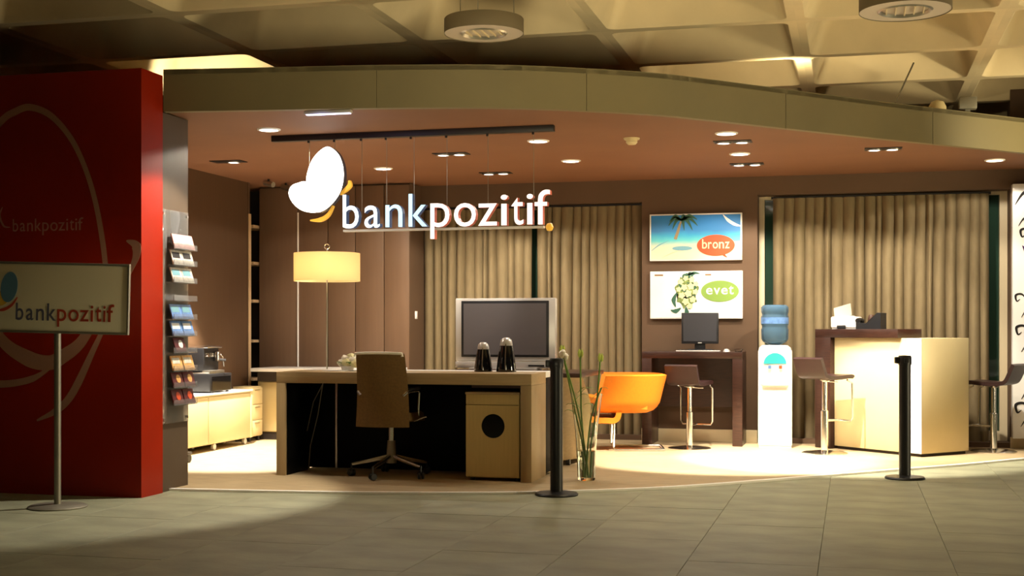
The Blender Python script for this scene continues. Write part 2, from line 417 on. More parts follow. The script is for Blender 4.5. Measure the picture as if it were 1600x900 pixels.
# coffered ceiling of the hall: slab and one cast pan per cell
CX, CY, CZ = 1.38, 1.26, 3.27
cl = struct(MB().box(-12, 9, -2, 16.5, CZ+.5, CZ+.6).build('ceiling', 'ceiling', smooth=False), 'cast waffle ceiling of the hall in dim yellowish light')
def coffer():
    mb = MB(); bm = mb.bm
    def rr(hx, hy, r, z, n=5):
        out = []
        for cx, cy, a0 in ((hx-r, hy-r, 0), (-hx+r, hy-r, PI/2), (-hx+r, -hy+r, PI), (hx-r, -hy+r, 1.5*PI)):
            for k in range(n):
                a = a0+PI/2*k/(n-1); out.append(bm.verts.new((cx+r*math.cos(a), cy+r*math.sin(a), z)))
        return out
    hx, hy = CX/2, CY/2
    rings = [rr(hx, hy, .0005, 0), rr(hx-.06, hy-.05, .07, 0), rr(hx-.075, hy-.06, .07, .02), rr(hx-.20, hy-.11, .09, .40), rr(hx-.24, hy-.15, .08, .44)]
    for a, b in zip(rings, rings[1:]):
        for k in range(len(a)): bm.faces.new([a[k], a[(k+1) % len(a)], b[(k+1) % len(a)], b[k]])
    bm.faces.new(rings[-1])
    return mb
c0 = coffer().build('coffer', 'ceiling', cl, sharp=30); cme = c0.data; first = True
for i in range(-6, 7):
    for j in range(-3, 5):
        x, y = -1.75+(i+.5)*CX, 9.34+(j+.5)*CY
        if first: o = c0; first = False
        else: o = link('coffer', cme, cl)
        o.location = (x, y, CZ)

# red partition wall at the left with printed flourishes
rw = MB(); rw.box(-12, -4.57, 7.83, 8.11, 0, 2.86)
rwo = rw.build('wall_front', 'red', smooth=False)
struct(rwo, 'dark red partition wall with bright orange-red end and pale flourishes', 'wall')
YF, YB = 7.826, 7.834
def decal(name, pts, wd):
    mb = MB(); ribbon(mb, pts, wd, YF-(.001 if 'lower' in name else 0), YB); return mb.build(name, 'print', rwo, smooth=False)
decal('printed_loop', [(-5.955, 1.939), (-5.853, 2.289), (-5.65, 2.537), (-5.524, 2.611), (-5.4, 2.632), (-5.227, 2.551), (-5.055, 2.341), (-4.919, 2.001), (-4.837, 1.549), (-4.861, 1.313), (-5.006, 1.055), (-5.153, .943), (-5.276, .894), (-5.449, .932), (-5.65, 1.067), (-5.853, 1.407)], [.02, .05, .045, .035, .04, .09, .11, .05])
decal('printed_lower_loop', [(-6.006, .921), (-5.853, .789), (-5.65, .747), (-5.4, .784), (-5.227, .882)], [.02, .05, .05, .045, .01])
decal('printed_flourish', [(-4.679, 1.713), (-4.612, 1.682), (-4.607, 1.61), (-4.655, 1.504), (-4.775, 1.27), (-4.924, .991), (-5.08, .701), (-5.202, .578), (-5.36, .502)], [.008, .07, .045, .02, .03, .055, .05, .012])
mb = MB()
for ch, a, b, z0, z1 in WORD: letter(mb, ch, -5.549+.543*a, -5.549+.543*b, 1.79+.085*z0, 1.79+.085*z1, YF+.002, YB, off=0)
mb.build('printed_lettering', 'print2', rwo, smooth=False)
mb = MB(); ribbon(mb, [(-5.63, 1.96), (-5.65, 1.90), (-5.62, 1.83), (-5.57, 1.82)], [.004, .014, .014, .004], YF+.002, YB)
mb.build('printed_mark', 'print2', rwo, smooth=False)

# grey pillar behind the red wall end; interior left wall
struct(MB().box(-5.95, -4.585, 8.112, 8.49, 0, 2.614).build('wall_return', 'pillar', smooth=False), 'grey pillar face carrying the clear brochure rack', 'wall')
wl = MB().box(-6.6, -5.97, 8.49, 12.3, 0, 2.62).build('wall_left', 'wallbrown', smooth=False); struct(wl, 'brown side wall behind the coffee machine', 'wall')
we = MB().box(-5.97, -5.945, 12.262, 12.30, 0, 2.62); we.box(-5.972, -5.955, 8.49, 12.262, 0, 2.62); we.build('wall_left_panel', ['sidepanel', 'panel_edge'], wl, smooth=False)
MB().box(-5.955, -5.935, 12.265, 12.31, .0, 2.3).build('edge_strip', 'panel_edge', wl, smooth=False)
# back wall with two curtained windows
wb = MB()
for x0, x1, z0, z1 in ((-6.8, -4.36, 0, 2.62), (-4.36, -2.03, 2.40, 2.62), (-2.03, -.89, 0, 2.62), (-.89, 1.44, 2.44, 2.62), (1.44, 9, 0, 3.9), (-4.36, -2.03, 0, .06), (-.89, 1.44, 0, .06)):
    wb.box(x0, x1, 13.05, 13.30, z0, z1)
struct(wb.build('wall_back', 'wallbrown', smooth=False), 'brown rear wall of the shop with two curtained windows', 'wall')
struct(MB().box(-2.03, -.89, 13.03, 13.05, .012, .135, bev=.003).build('baseboard_back', 'base'), 'pale baseboard along the brown rear wall', 'baseboard')
struct(MB().box(1.44, 6, 13.03, 13.05, .012, .115, bev=.003).build('baseboard_right', 'base'), 'pale baseboard under the white wall panel', 'baseboard')
struct(MB().box(-7, 4, 15.2, 15.3, -.5, 4).build('wall_outside', 'ext', smooth=False), 'dark wall outside beyond the windows', 'wall')
def window(n, x0, x1, z1, mulls, label):
    r = thing('window_%d' % n, label, 'window', ((x0+x1)/2, 13.33, 0)); r['kind'] = 'structure'
    cx = (x0+x1)/2; f = MB()
    f.box(x0-cx, x0-cx+.055, -.05, .05, .06, z1); f.box(x1-cx-.07, x1-cx, -.05, .05, .06, z1)
    f.box(x0-cx+.055, x1-cx-.07, -.05, .05, .06, .15); f.box(x0-cx+.055, x1-cx-.07, -.05, .05, z1-.03, z1)
    f.build('window_frame', 'frame', r, smooth=False)
    xs = [x0+.055]+list(mulls)+[x1-.07]
    for m_ in mulls: MB().box(m_-cx-.025, m_-cx+.025, -.04, .04, .15, z1-.03).build('mullion', 'frame', r, smooth=False)
    for a, b in zip(xs, xs[1:]):
        p = MB().box(a-cx+.003, b-cx-.003, .0, .012, .152, z1-.032).build('pane', 'glass_dark', r, smooth=False)
    return r
window(1, -4.36, -2.03, 2.40, [-3.5, -2.7], 'tall dark window behind the pair of curtains')
window(2, -.89, 1.44, 2.44, [-.1, .7], 'tall dark window behind the single wide curtain at the counter')
# shop ceiling and curved fascia
FA = [(-4.568, 8.115), (-3.8, 8.235), (-3.05, 8.35), (-2.216, 8.57), (-1.416, 9.01), (-1.014, 9.37), (-.593, 9.81), (-.143, 10.28), (.345, 10.78), (.857, 11.28), (1.41, 11.82), (2.0, 12.40), (2.66, 13.04)]
FA = [(p.x, p.y) for p in catmull([(x, y, 0) for x, y in FA], 6)]
inn = []
for k, (x, y) in enumerate(FA):
    a = Vector(FA[max(k-1, 0)]); b = Vector(FA[min(k+1, len(FA)-1)]); d = (b-a).normalized(); inn.append((x-d.y*.06, y+d.x*.06))
struct(MB().slab([(x, y) for x, y in inn] + [(2.6, 13.05), (-6.6, 13.05), (-6.6, 8.4), (-4.6, 8.4)], 2.62, 2.74).build('ceiling_shop', 'shopceil', smooth=False), 'brown plasterboard ceiling inside the shop', 'ceiling')
fa = struct(MB().slab(FA[:1]+[inn[0]]+inn[1:]+FA[:0:-1], 2.87, 2.90).build('trim_2', 'fascia', smooth=False), 'curved olive fascia band along the shop front', 'trim')
cuts = [-4.58, -3.1, -1.75, -.47, .635, 1.7, 2.7]
for c0_, c1_ in zip(cuts, cuts[1:]):
    idx = [k for k, (x, y) in enumerate(FA) if c0_-.12 <= x <= c1_+.12]
    def seq(Q):
        out = []
        pts = [Q[k] for k in idx]
        for (xa, ya), (xb, yb) in zip(pts, pts[1:]):
            for t in (0, .5):
                x = xa+(xb-xa)*t
                if c0_+.002 <= x <= c1_-.002: out.append((x, ya+(yb-ya)*t))
        return out
    f_ = seq(FA); g_ = seq(inn)
    def ends(Q, x):
        for (xa, ya), (xb, yb) in zip(Q, Q[1:]):
            if xa <= x <= xb: return (x, ya+(yb-ya)*(x-xa)/(xb-xa))
        return Q[0] if x < Q[0][0] else Q[-1]
    f_ = [ends(FA, c0_+.0015)]+f_+[ends(FA, c1_-.0015)]; g_ = [ends(inn, c0_+.0015)]+g_+[ends(inn, c1_-.0015)]
    pm = MB(); bm = pm.bm
    n_ = min(len(f_), len(g_))
    from_f = [f_[min(int(k*(len(f_)-1)/(24)+.5), len(f_)-1)] for k in range(25)]
    poly = f_ + g_[::-1]
    pm.slab(poly, 2.615, 2.905).build('fascia_panel', 'fascia', fa, sharp=30)

# ================================================================== LAMPS OF THE SHOP
def downlight(x, y, where, power=60, r=.085, angle=154, tgt=None):
    t = thing('downlight', 'round recessed ceiling downlight, lit white, ' + where, 'ceiling light', (x, y, 2.62), 0, 'single round downlights')
    MB().lathe([(r*.8, -.001), (r*.84, -.010), (r, -.008), (r*1.05, .0)], seg=24).build('bezel', 'white', t)
    MB().lathe([(0, -.006), (r*.8, -.006), (r*.8, .0)], seg=24).build('diffuser', 'lamp', t)
    spot('downlight_beam', (x, y, 2.605), tgt or (x, y+.001, 0), power, angle, .1)
downlight(-4.222, 9.056, 'left of the dark rail')
downlight(-4.213, 11.514, 'behind the lit butterfly emblem', 70)
downlight(-2.407, 10.144, 'just below the right end of the dark rail')
downlight(-2.409, 11.408, 'behind the right end of the dark rail', 60)
downlight(-.922, 10.107, 'nearest the fascia above the water cooler', 90)
downlight(-.919, 11.312, 'between the two twin spots', 90)
downlight(1.229, 12.3, 'near the white ornamented panel', 60)
def twin(x, y, where, tgts, power=180, one=False, angle=95):
    t = thing('twin_spot', 'dark recessed ' + ('spot with one lit lamp, ' if one else 'twin spot with two small lit lamps, ') + where, 'ceiling light', (x, y, 2.62), 0, 'recessed twin spots')
    MB().box(-.15, .15, -.075, .075, -.006, 0, bev=.002).build('tray', 'rail', t)
    for k, sx in enumerate((-.072, .072) if not one else (.05,)):
        l = MB().lathe([(.045, -.016), (.058, -.016), (.058, -.005)], (sx, 0, 0), 18).build('lamp_ring', 'steel', t)
        MB().lathe([(0, -.015), (.045, -.015), (.045, -.007)], (sx, 0, 0), 18).build('bulb', 'lampdim', l)
        spot('twin_spot_beam', (x+sx, y, 2.59), tgts[k % len(tgts)], power, angle, .3)
twin(-3.30, 10.696, 'above the office chair', [(-4.6, 12.7, .15), (-3.3, 12.95, .0)], 190, angle=74)
twin(-3.29, 12.113, 'above the television', [(-3.8, 12.95, .3), (-2.7, 12.95, .3)], 95, angle=96)
twin(-.914, 10.567, 'above the water cooler, nearer one', [(-1.05, 11.3, 0), (-.15, 11.55, 0)], 1300, angle=58)
twin(-.914, 12.027, 'above the water cooler, rear one', [(-1.5, 12.95, .4), (-.5, 12.95, .3)], 130, angle=98)
twin(.257, 11.289, 'above the beige counter', [(.0, 12.95, .55), (.9, 12.95, .55)], 260, angle=74)
twin(-5.373, 10.687, 'over the white sideboard', [(-5.15, 10.75, 0)], 2000, one=True, angle=66)
# two little track spots in the left corner
for x, y, nm in ((-5.62, 12.05, 'nearer one'), (-5.60, 12.42, 'farther one')):
    t = thing('track_spot', 'small silver spot under the ceiling in the left corner, ' + nm, 'ceiling light', (x, y, 2.62), 0, 'corner spots')
    MB().cyl(0, 0, -.03, 0, .012, seg=10).build('stem', 'rail', t)
    MB().tube([(-.05, .02, -.035), (.06, -.02, -.06)], .028, 12).build('lamp_head', 'steel', t)
# smoke detector
t = thing('smoke_detector', 'small round yellowish smoke detector on the brown ceiling', 'detector', (-1.666, 10.192, 2.62))
MB().lathe([(0, -.012), (.06, -.012), (.065, 0)], seg=24).build('base_plate', 'cream', t)
MB().lathe([(0, -.05), (.03, -.05), (.045, -.035), (.045, -.012)], seg=24).build('sensor', 'cream', t)
# cool strip lamp in the underside of the fascia
t = thing('strip_light', 'thin cool white strip light under the fascia', 'lamp', (-3.456, 8.36, 2.61))
MB().box(-.17, .17, -.022, .022, -.016, .004, bev=.003).build('housing', 'silver', t)
MB().box(-.16, .16, -.016, .016, -.022, -.017).build('tube', 'coolstrip', t)
# ================================================================== THE LIT HANGING SIGN
rl = thing('ceiling_rail', 'long dark rail on the shop ceiling carrying the lit sign', 'rail', (-3.22, 9.40, 2.62))
MB().box(-1.13, 1.11, -.03, .03, -.045, 0, bev=.003).build('rail_profile', 'rail', rl)
for x in (-.83, -.62, -.40, -.2, 0, .28, .6, .95):
    MB().cyl(x, .0, -.062, -.045, .009, seg=8).build('clamp', 'rail', rl)
sg = thing('hanging_sign', 'lit white butterfly and bankpozitif lettering hanging from the dark rail', 'sign', (0, 9.42, 0))
U = [(-3.879, 2.523), (-3.806, 2.471), (-3.769, 2.396), (-3.756, 2.313), (-3.764, 2.234), (-3.79, 2.161), (-3.845, 2.09), (-3.916, 2.036), (-3.99, 2.028), (-4.038, 2.133), (-4.065, 2.252), (-4.054, 2.338), (-4.014, 2.43), (-3.944, 2.502)]
Lw = [(-4.192, 2.232), (-4.14, 2.253), (-4.069, 2.26), (-3.995, 2.182), (-3.936, 2.092), (-3.91, 2.042), (-4.011, 2.02), (-4.109, 2.042), (-4.181, 2.099), (-4.216, 2.173)]
def closed_smooth(P, n=5):
    m = len(P); out = []
    for i in range(m):
        p0, p1, p2, p3 = [Vector((*P[(i+k) % m], 0)) for k in (-1, 0, 1, 2)]
        for k in range(n):
            t_ = k/n; q = .5*((2*p1)+(p2-p0)*t_+(2*p0-5*p1+4*p2-p3)*t_*t_+(3*p1-p0-3*p2+p3)*t_**3); out.append((q.x, q.y))
    return out
MB().prism(closed_smooth(U), -.03, .03, 0, 1).build('upper_wing', ['lit_white', 'side_dark'], sg, smooth=False)
MB().prism(closed_smooth(Lw), -.022, .028, 0, 1).build('lower_wing', ['lit_white', 'side_dark'], sg, smooth=False)
mb = MB(); ribbon(mb, [(-3.80, 2.155), (-3.752, 2.19), (-3.718, 2.225), (-3.72, 2.262)], [.008, .028, .032, .012], -.015, .02); mb.build('antenna', 'gold', sg, smooth=False)
mb = MB(); ribbon(mb, [(-4.04, 1.962), (-3.96, 1.966), (-3.897, 2.0), (-3.853, 2.071)], [.010, .032, .026, .010], -.015, .02); mb.build('tail', 'gold', sg, smooth=False)
LT = [('b', -3.765, -3.634, 1.892, 2.151), ('a', -3.589, -3.464, 1.893, 2.064), ('n', -3.419, -3.283, 1.896, 2.067), ('k', -3.234, -3.085, 1.896, 2.144),
      ('p', -3.062, -2.911, 1.801, 2.068), ('o', -2.877, -2.705, 1.888, 2.065), ('z', -2.688, -2.543, 1.892, 2.057), ('i', -2.514, -2.464, 1.892, 2.119), ('t', -2.433, -2.34, 1.893, 2.095), ('i', -2.316, -2.268, 1.895, 2.12), ('f', -2.256, -2.14, 1.893, 2.148)]
for k, (ch, x0, x1, z0, z1) in enumerate(LT):
    mb = MB(); letter(mb, ch, x0, x1, z0, z1, -.03, .03, 0, 1)
    mb.build('letter', ['lit_blue' if k < 2 else 'lit_cyan', 'side_blue'] if k < 4 else ['lit_pink', 'side_red'], sg, smooth=False)
MB().box(-3.765, -2.19, -.022, .022, 1.868, 1.884).build('base_bar', 'white', sg, smooth=False)
MB().lathe([(0, -.03), (.02, -.025), (.03, 0), (.02, .025), (0, .03)], (-2.145, -.02, 1.873), 12).build('end_lamp', 'gold', sg)
for x, z in ((-4.05, 2.28), (-3.84, 2.50), (-3.62, 1.98), (-3.42, 2.0), (-3.2, 2.06), (-2.94, 2.0), (-2.62, 2.05), (-2.27, 2.05)):
    MB().tube([(x, 0, z), (x, 0, 2.575)], .0022, 5).build('wire', 'dullsteel', sg)

# ================================================================== HALL THINGS
def drum(x, y, r, label):
    t = thing('drum_lamp', label, 'ceiling light', (x, y, 2.975), 0, 'round drum lamps under the waffle ceiling')
    MB().lathe([(r*.985, .004), (r, 0), (r, .09), (r*.985, .095), (0, .095)], seg=48).build('drum_side', 'drum', t)
    MB().lathe([(0, .014), (r*.52, .014), (r*.54, .004), (r*.985, .004)], seg=48).build('diffuser', 'drumbottom', t)
    MB().lathe([(r*.50, .012), (r*.56, -.004), (r*.60, .004)], seg=48).build('inner_ring', 'steel', t)
    for k in range(-2, 3): MB().box(k*r*.2-.004, k*r*.2+.004, -r*.46+abs(k)*.02, r*.46-abs(k)*.02, .002, .013).build('louver', 'lattice', t, smooth=False)
    for a in (.6, 2.7, 4.8): MB().tube([(r*.8*math.cos(a), r*.8*math.sin(a), .095), (r*.8*math.cos(a), r*.8*math.sin(a), .29)], .003, 5).build('wire', 'dullsteel', t)
drum(-2.232, 7.93, .25, 'unlit grey drum lamp hanging left of centre before the fascia')
drum(.305, 7.98, .262, 'unlit grey drum lamp at the top edge, over the counter side')
t = thing('suspension_rod', 'thin slanting rod between the waffle ceiling and the fascia', 'rod', (.33, 10.85, 2.90))
MB().tube([(0, 0, 0), (.16, .25, .38)], .007, 6).build('rod', 'dullsteel', t)
t = thing('flood_lamp', 'small dark flood lamp box on top of the fascia near its curved end', 'lamp', (.93, 11.42, 2.905))
MB().box(-.07, .07, -.05, .05, .03, .13, bev=.008).build('housing', 'dullsteel', t); MB().box(-.02, .02, -.01, .01, 0, .03).build('bracket', 'dullsteel', t)
t = thing('dome_camera', 'small pale dome unit on top of the fascia beside the flood lamp', 'camera', (.68, 11.22, 2.905))
MB().lathe([(0, .09), (.05, .07), (.07, .03), (.07, 0), (0, 0)], seg=20).build('dome', 'cream', t)
MB().box(-.42, -.08, -.03, .03, 0, .035, bev=.008).build('bracket_arm', 'cream', t)

def stanchion(x, y, label, rz=0):
    t = thing('barrier_post', label, 'barrier post', (x, y, 0), rz, 'black barrier posts')
    MB().lathe([(0, 0), (.145, 0), (.148, .008), (.14, .018), (.06, .028), (0, .03)], seg=36).build('base', 'blackmat', t)
    MB().lathe([(0, .025), (.043, .025), (.043, .855), (0, .855)], seg=24).build('post', 'blackmat', t)
    h = MB().lathe([(0, .855), (.047, .855), (.049, .87), (.049, .915), (.043, .926), (0, .928)], seg=24).build('head', 'plastic', t)
    MB().box(-.075, -.04, -.022, .022, .865, .915, bev=.006).build('belt_slot', 'plastic', t)
    MB().box(-.018, .018, -.058, -.042, .872, .908, bev=.004).build('belt_clip', 'plastic', t)
stanchion(-1.93, 8.67, 'black barrier post standing before the right end of the desk', TH)
stanchion(.39, 10.28, 'black barrier post standing before the beige counter', TH)

# name board on a pole at the left
t = thing('sign_stand', 'bankpozitif name board on a steel pole before the red wall', 'sign', (-4.837, 7.28, 0), TH)
MB().lathe([(0, 0), (.18, 0), (.182, .008), (.17, .016), (.03, .024), (0, .024)], seg=40).build('base', 'dullsteel', t)
MB().lathe([(0, .02), (.021, .02), (.021, 1.12), (0, 1.12)], seg=20).build('pole', 'dullsteel', t)
bd = MB().box(-.452, .452, -.024, .0, -.208, .208, bev=.003).build('board', 'signface', t); bd.location = (0, -.022, 1.318); bd.rotation_euler = (0, math.radians(1.35), 0)
for a in ((-.462, .462, .208, .222), (-.462, .462, -.222, -.208)): MB().box(a[0], a[1], -.03, .006, a[2], a[3], bev=.002).build('frame_rail', 'dullsteel', bd)
for a in (-.462, .452): MB().box(a, a+.01, -.03, .006, -.208, .208).build('frame_side', 'dullsteel', bd)
for x in (-.415, .415):
    for z in (-.17, .17): MB().lathe([(0, -.030), (.006, -.030), (.007, -.024)], (x, 0, z), 10).build('screw', 'dullsteel', bd)
for o in [c for c in bd.children if c.name.startswith('screw')]: o.data.transform(Matrix.Rotation(0, 4, 'X'))
k0, kw = -.243, .615
for k, (ch, a, b, z0, z1) in enumerate(WORD):
    mb = MB(); letter(mb, ch, k0+kw*a, k0+kw*b, -.143+.108*z0, -.143+.108*z1, -.0265, -.0235, off=.006); mb.build('letter', 'slate' if k < 4 else 'logored', bd, smooth=False)
MB().prism(ell(-.288, .062, .052, .096, 36, -.12), -.0275, -.0235).build('emblem_upper_wing', 'blue', bd, smooth=False)
MB().prism(ell(-.345, -.012, .055, .045, 36, .3), -.0265, -.0235).build('emblem_lower_wing', 'logoyellow', bd, smooth=False)
mb = MB(); ribbon(mb, [(-.37, -.085), (-.32, -.08), (-.27, -.05), (-.235, .0)], [.006, .02, .016, .005], -.0265, -.0235); mb.build('emblem_tail', 'logored', bd, smooth=False)

# ================================================================== LEFT SIDE OF THE SHOP
# clear brochure rack on the pillar
rk = thing('brochure_rack', 'tall clear acrylic brochure rack on the grey pillar', 'rack', (-4.583, 8.287, 0))
MB().box(.006, .012, -.185, .183, .47, 1.95, bev=.002).build('back_plate', 'acrylic', rk)
for z in (.50, 1.92):
    for y in (-.165, .165): MB().lathe([(0, .0), (.010, .0), (.010, .018), (0, .018)], (0, y, z), 10, axis='X').build('standoff', 'steel', rk)
TZ = [1.687, 1.575, 1.455, 1.33, 1.20, 1.084, .968, .843, .727, .607]
for z in TZ:
    g = MB(); g.box(.010, .085, -.15, .18, z-.012, z-.007); g.box(.080, .085, -.15, .18, z-.007, z+.028)
    g.build('pocket', 'acrylic', rk, smooth=False)
ORD = ['topmost', 'second', 'third', 'fourth', 'fifth', 'sixth', 'seventh', 'eighth', 'ninth', 'lowest']
def brochure(y, z, cover, patch, label, wdt=.145, hgt=.105, shape='band'):
    t = thing('brochure', label, 'brochure', (-4.585+.070, 8.287+y, z-.006), 0, 'brochures in the clear rack')
    R = Matrix.Rotation(math.radians(-16), 3, 'Y')
    MB().box(-.004, .004, -wdt/2, wdt/2, .0, hgt, rot=R, piv=(0, 0, 0)).build('pages', cover, t, smooth=False)
    q = MB()
    if shape == 'disc': q.lathe([(0, .0062), (.030, .0062), (.030, .004)], (0, .01, hgt*.55), 16, axis='X'); bmesh.ops.rotate(q.bm, verts=q.bm.verts, cent=(0, 0, 0), matrix=R)
    else: q.box(.0035, .0055, -wdt/2+.012, wdt/2-.03, hgt*.45, hgt*.85, rot=R, piv=(0, 0, 0))
    q.build('cover_print', patch, t, smooth=False)
for k, ys, cov, pat, desc, shp in ((0, (-.04, .10), 'pinkcover', 'white_print', 'pink and white', 'band'), (1, (-.06, .09), 'palecover', 'sw_print', 'pale dark-printed', 'band'), (2, (-.06, .09), 'palecover', 'shadow_print', 'pale grey', 'band'),
                      (4, (-.07, .08), 'bluecover', 'shadow_print', 'blue', 'band'), (5, (-.06, .095), 'bluecover', 'white_print', 'blue and white', 'band'), (6, (-.02,), 'maroon', 'white_print', 'single maroon', 'disc'),
                      (7, (-.06, .10), 'orangecover', 'palecover', 'orange-beige', 'band'), (8, (-.05, .11), 'maroon', 'orangecover', 'maroon orange-dotted', 'disc'), (9, (-.05, .11), 'maroon', 'orange_print', 'maroon red-dotted', 'disc')):
    for j, y in enumerate(ys):
        side = '' if len(ys) == 1 else (', nearer one' if j == 0 else ', farther one')
        brochure(y, TZ[k], cov, pat, '%s leaflet in the %s pocket of the clear rack%s' % (desc, ORD[k], side), shape=shp)

# white sideboard on castors
t = thing('sideboard', 'low cream mobile sideboard under the coffee machine', 'cabinet', (-5.80, 10.75, 0))
b_ = MB(); b_.box(-.145, .155, -.80, .93, .075, .52, bev=.003); b_.build('body', 'cream', t)
MB().box(-.15, .175, -.81, .96, .52, .54, bev=.003).build('top', 'white', t)
MB().box(-.15, .170, .925, .96, .075, .52, bev=.002).build('end_panel', 'cream', t)
for y0, y1 in ((-.79, .06), (.07, .915)): MB().box(.155, .167, y0, y1, .085, .505, bev=.003).build('door', 'cream', t)
for y in (-.7, .25, .88):
    c = MB().lathe([(0, -.012), (.03, -.012), (.03, .012), (0, .012)], (.12, y, .042), 16, axis='X').build('castor', 'silver', t)
    MB().box(.112, .128, y-.01, y+.01, .05, .077).build('fork', 'plastic', c, smooth=False)
    MB().lathe([(0, -.012), (.03, -.012), (.03, .012), (0, .012)], (-.1, y, .042), 16, axis='X').build('castor', 'silver', t)
# coffee machine with its black base box
t = thing('coffee_base_box', 'black box on the sideboard that carries the coffee machine', 'box', (-5.78, 11.06, .54))
MB().box(-.14, .14, -.20, .23, .012, .175, bev=.01).build('housing', 'plastic', t); MB().box(.14, .143, -.17, .20, .02, .15).build('drawer_front', 'blackgloss', t)
for x in (-.11, .11):
    for y in (-.16, .19): MB().cyl(x, y, 0, .014, .015, seg=10).build('foot', 'plastic', t)
t = thing('coffee_machine', 'black and chrome espresso machine on the black box', 'coffee machine', (-5.78, 11.03, .716))
MB().box(-.13, .06, -.15, .15, 0, .235, bev=.012).build('housing', 'plastic', t)
MB().box(-.13, .12, -.15, .15, .0, .03, bev=.004).build('drip_tray', 'steel', t)
MB().box(-.12, .10, -.14, .14, .235, .25, bev=.004).build('cup_rail', 'chrome', t)
MB().cyl(.085, .06, .115, .20, .032, seg=16).build('brew_group', 'chrome', t)
MB().tube([(.085, .06, .13), (.17, .08, .12)], .012, 8).build('portafilter_handle', 'plastic', t)
MB().tube([(.07, .13, .19), (.10, .15, .15), (.11, .16, .06)], .006, 8).build('steam_wand', 'chrome', t)
for y in (-.09, .0): MB().lathe([(0, 0), (.02, 0), (.018, .02), (0, .02)], (.06, y, .17), 14, axis='X').build('knob', 'chrome', t)
t = thing('low_dolly', 'black low dolly whose castor peeps out behind the pillar', 'dolly', (-5.55, 9.75, 0))
MB().box(-.22, .22, -.20, .20, .075, .10, bev=.006).build('platform', 'plastic', t)
for x in (-.18, .2):
    for y in (-.16, .16): MB().lathe([(0, -.014), (.035, -.014), (.035, .014), (0, .014)], (x, y, .047), 16, axis='X').build('castor', 'plastic', t)
# drawer pedestal behind the sideboard
t = thing('drawer_pedestal', 'narrow cream drawer pedestal beyond the sideboard', 'cabinet', (-5.80, 12.0, 0))
MB().box(-.12, .065, -.13, .13, .06, .555, bev=.003).build('body', 'cream', t)
for z0, z1 in ((.07, .22), (.225, .375), (.38, .545)):
    d = MB().box(.065, .078, -.125, .125, z0, z1, bev=.003).build('drawer', 'cream', t); MB().box(.078, .086, -.05, .05, z1-.03, z1-.02).build('handle', 'steel', d)
for x in (-.09, .04):
    for y in (-.1, .1): MB().cyl(x, y, .012, .06, .018, seg=10).build('castor', 'plastic', t)
# back worktop
t = thing('back_counter', 'white-topped low counter along the brown panels behind the desk', 'counter', (-5.1, 12.40, 0))
MB().box(-.72, .72, -.35, .28, .70, .735, bev=.004).build('worktop', 'white', t)
MB().box(-.68, .70, -.27, .27, .60, .70).build('apron', 'dark', t, smooth=False)
MB().box(-.68, .70, -.20, .27, .012, .09).build('plinth', 'dark', t, smooth=False)
MB().box(-.705, .70, -.20, .27, .09, .60).build('body', 'cream', t, smooth=False)
for k in range(3):
    d = MB().box(-.70+k*.465, -.24+k*.465, -.218, -.20, .10, .59, bev=.003).build('door', 'cream', t); MB().box(-.29+k*.465, -.28+k*.465, -.235, -.218, .30, .42).build('handle', 'steel', d)
# tall panelled cupboard
t = thing('tall_cupboard', 'full-height brown cupboard with panel doors behind the desk', 'cupboard', (-5.19, 12.87, 0))
MB().box(-.84, .83, -.155, .175, .012, 2.615).build('body', 'wallbrown', t, smooth=False)
xs = [-6.03, -5.592, -5.254, -4.95, -4.636, -4.36]
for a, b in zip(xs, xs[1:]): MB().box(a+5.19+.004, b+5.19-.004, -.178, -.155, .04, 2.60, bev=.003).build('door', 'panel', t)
MB().box(-.402, -.388, -.186, -.150, .04, 2.34).build('metal_strip', 'white', t, smooth=False)
MB().box(.83, .834, -.178, .175, .012, 2.615).build('end_panel', 'wallbrown', t, smooth=False)
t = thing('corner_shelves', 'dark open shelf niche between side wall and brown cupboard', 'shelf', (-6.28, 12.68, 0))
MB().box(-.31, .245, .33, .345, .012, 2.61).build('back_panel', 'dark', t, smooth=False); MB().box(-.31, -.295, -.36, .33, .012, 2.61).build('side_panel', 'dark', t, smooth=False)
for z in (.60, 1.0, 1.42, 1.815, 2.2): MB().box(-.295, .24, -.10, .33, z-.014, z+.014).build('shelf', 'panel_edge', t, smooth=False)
# light switch on the cupboard return
t = thing('light_switch', 'small white light switch on the dark cupboard end', 'switch', (-4.352, 12.88, 1.27))
MB().box(-.004, .004, -.03, .03, -.04, .04, bev=.002).build('plate', 'white', t); MB().box(.004, .008, -.012, .012, -.02, .02, bev=.001).build('rocker', 'white', t)

# ================================================================== DESK AND WHAT BELONGS TO IT
t = thing('reception_desk', 'wide oak reception desk with black back panel under the lit sign', 'desk', (-3.236, 9.215, 0))
hw = .999
MB().box(-hw, hw, 0, .46, .715, .80, bev=.004).build('desk_top', 'oak', t)
MB().box(-hw, -hw+.072, 0.001, .46, .012, .715, bev=.003).build('side_panel', 'oakv', t)
MB().box(hw-.082, hw, 0.001, .46, .012, .715, bev=.003).build('side_panel', 'oakv', t)
for a_, b_ in ((-hw+.072, -hw+.078), (hw-.088, hw-.082)): MB().box(a_, b_, .03, .459, .013, .714).build('inner_lining', 'black', t, smooth=False)
MB().box(-hw+.02, hw-.004, .46, .72, .03, .755, bev=.003).build('modesty_panel', 'black', t)
MB().box(-hw, hw, .46, .74, .756, .80, bev=.003).build('rear_top', 'white', t)
MB().box(-.70, -.685, .447, .46, .03, .712).build('joint_strip', 'steel', t, smooth=False)
MB().box(.52, .915, .10, .40, .69, .715).build('tray', 'darkbrown', t, smooth=False)
MB().tube([(-.80, .44, .71), (-.84, .43, .45), (-.90, .42, .2), (-.89, .36, .02)], .004, 6).build('cable', 'dullsteel', t)
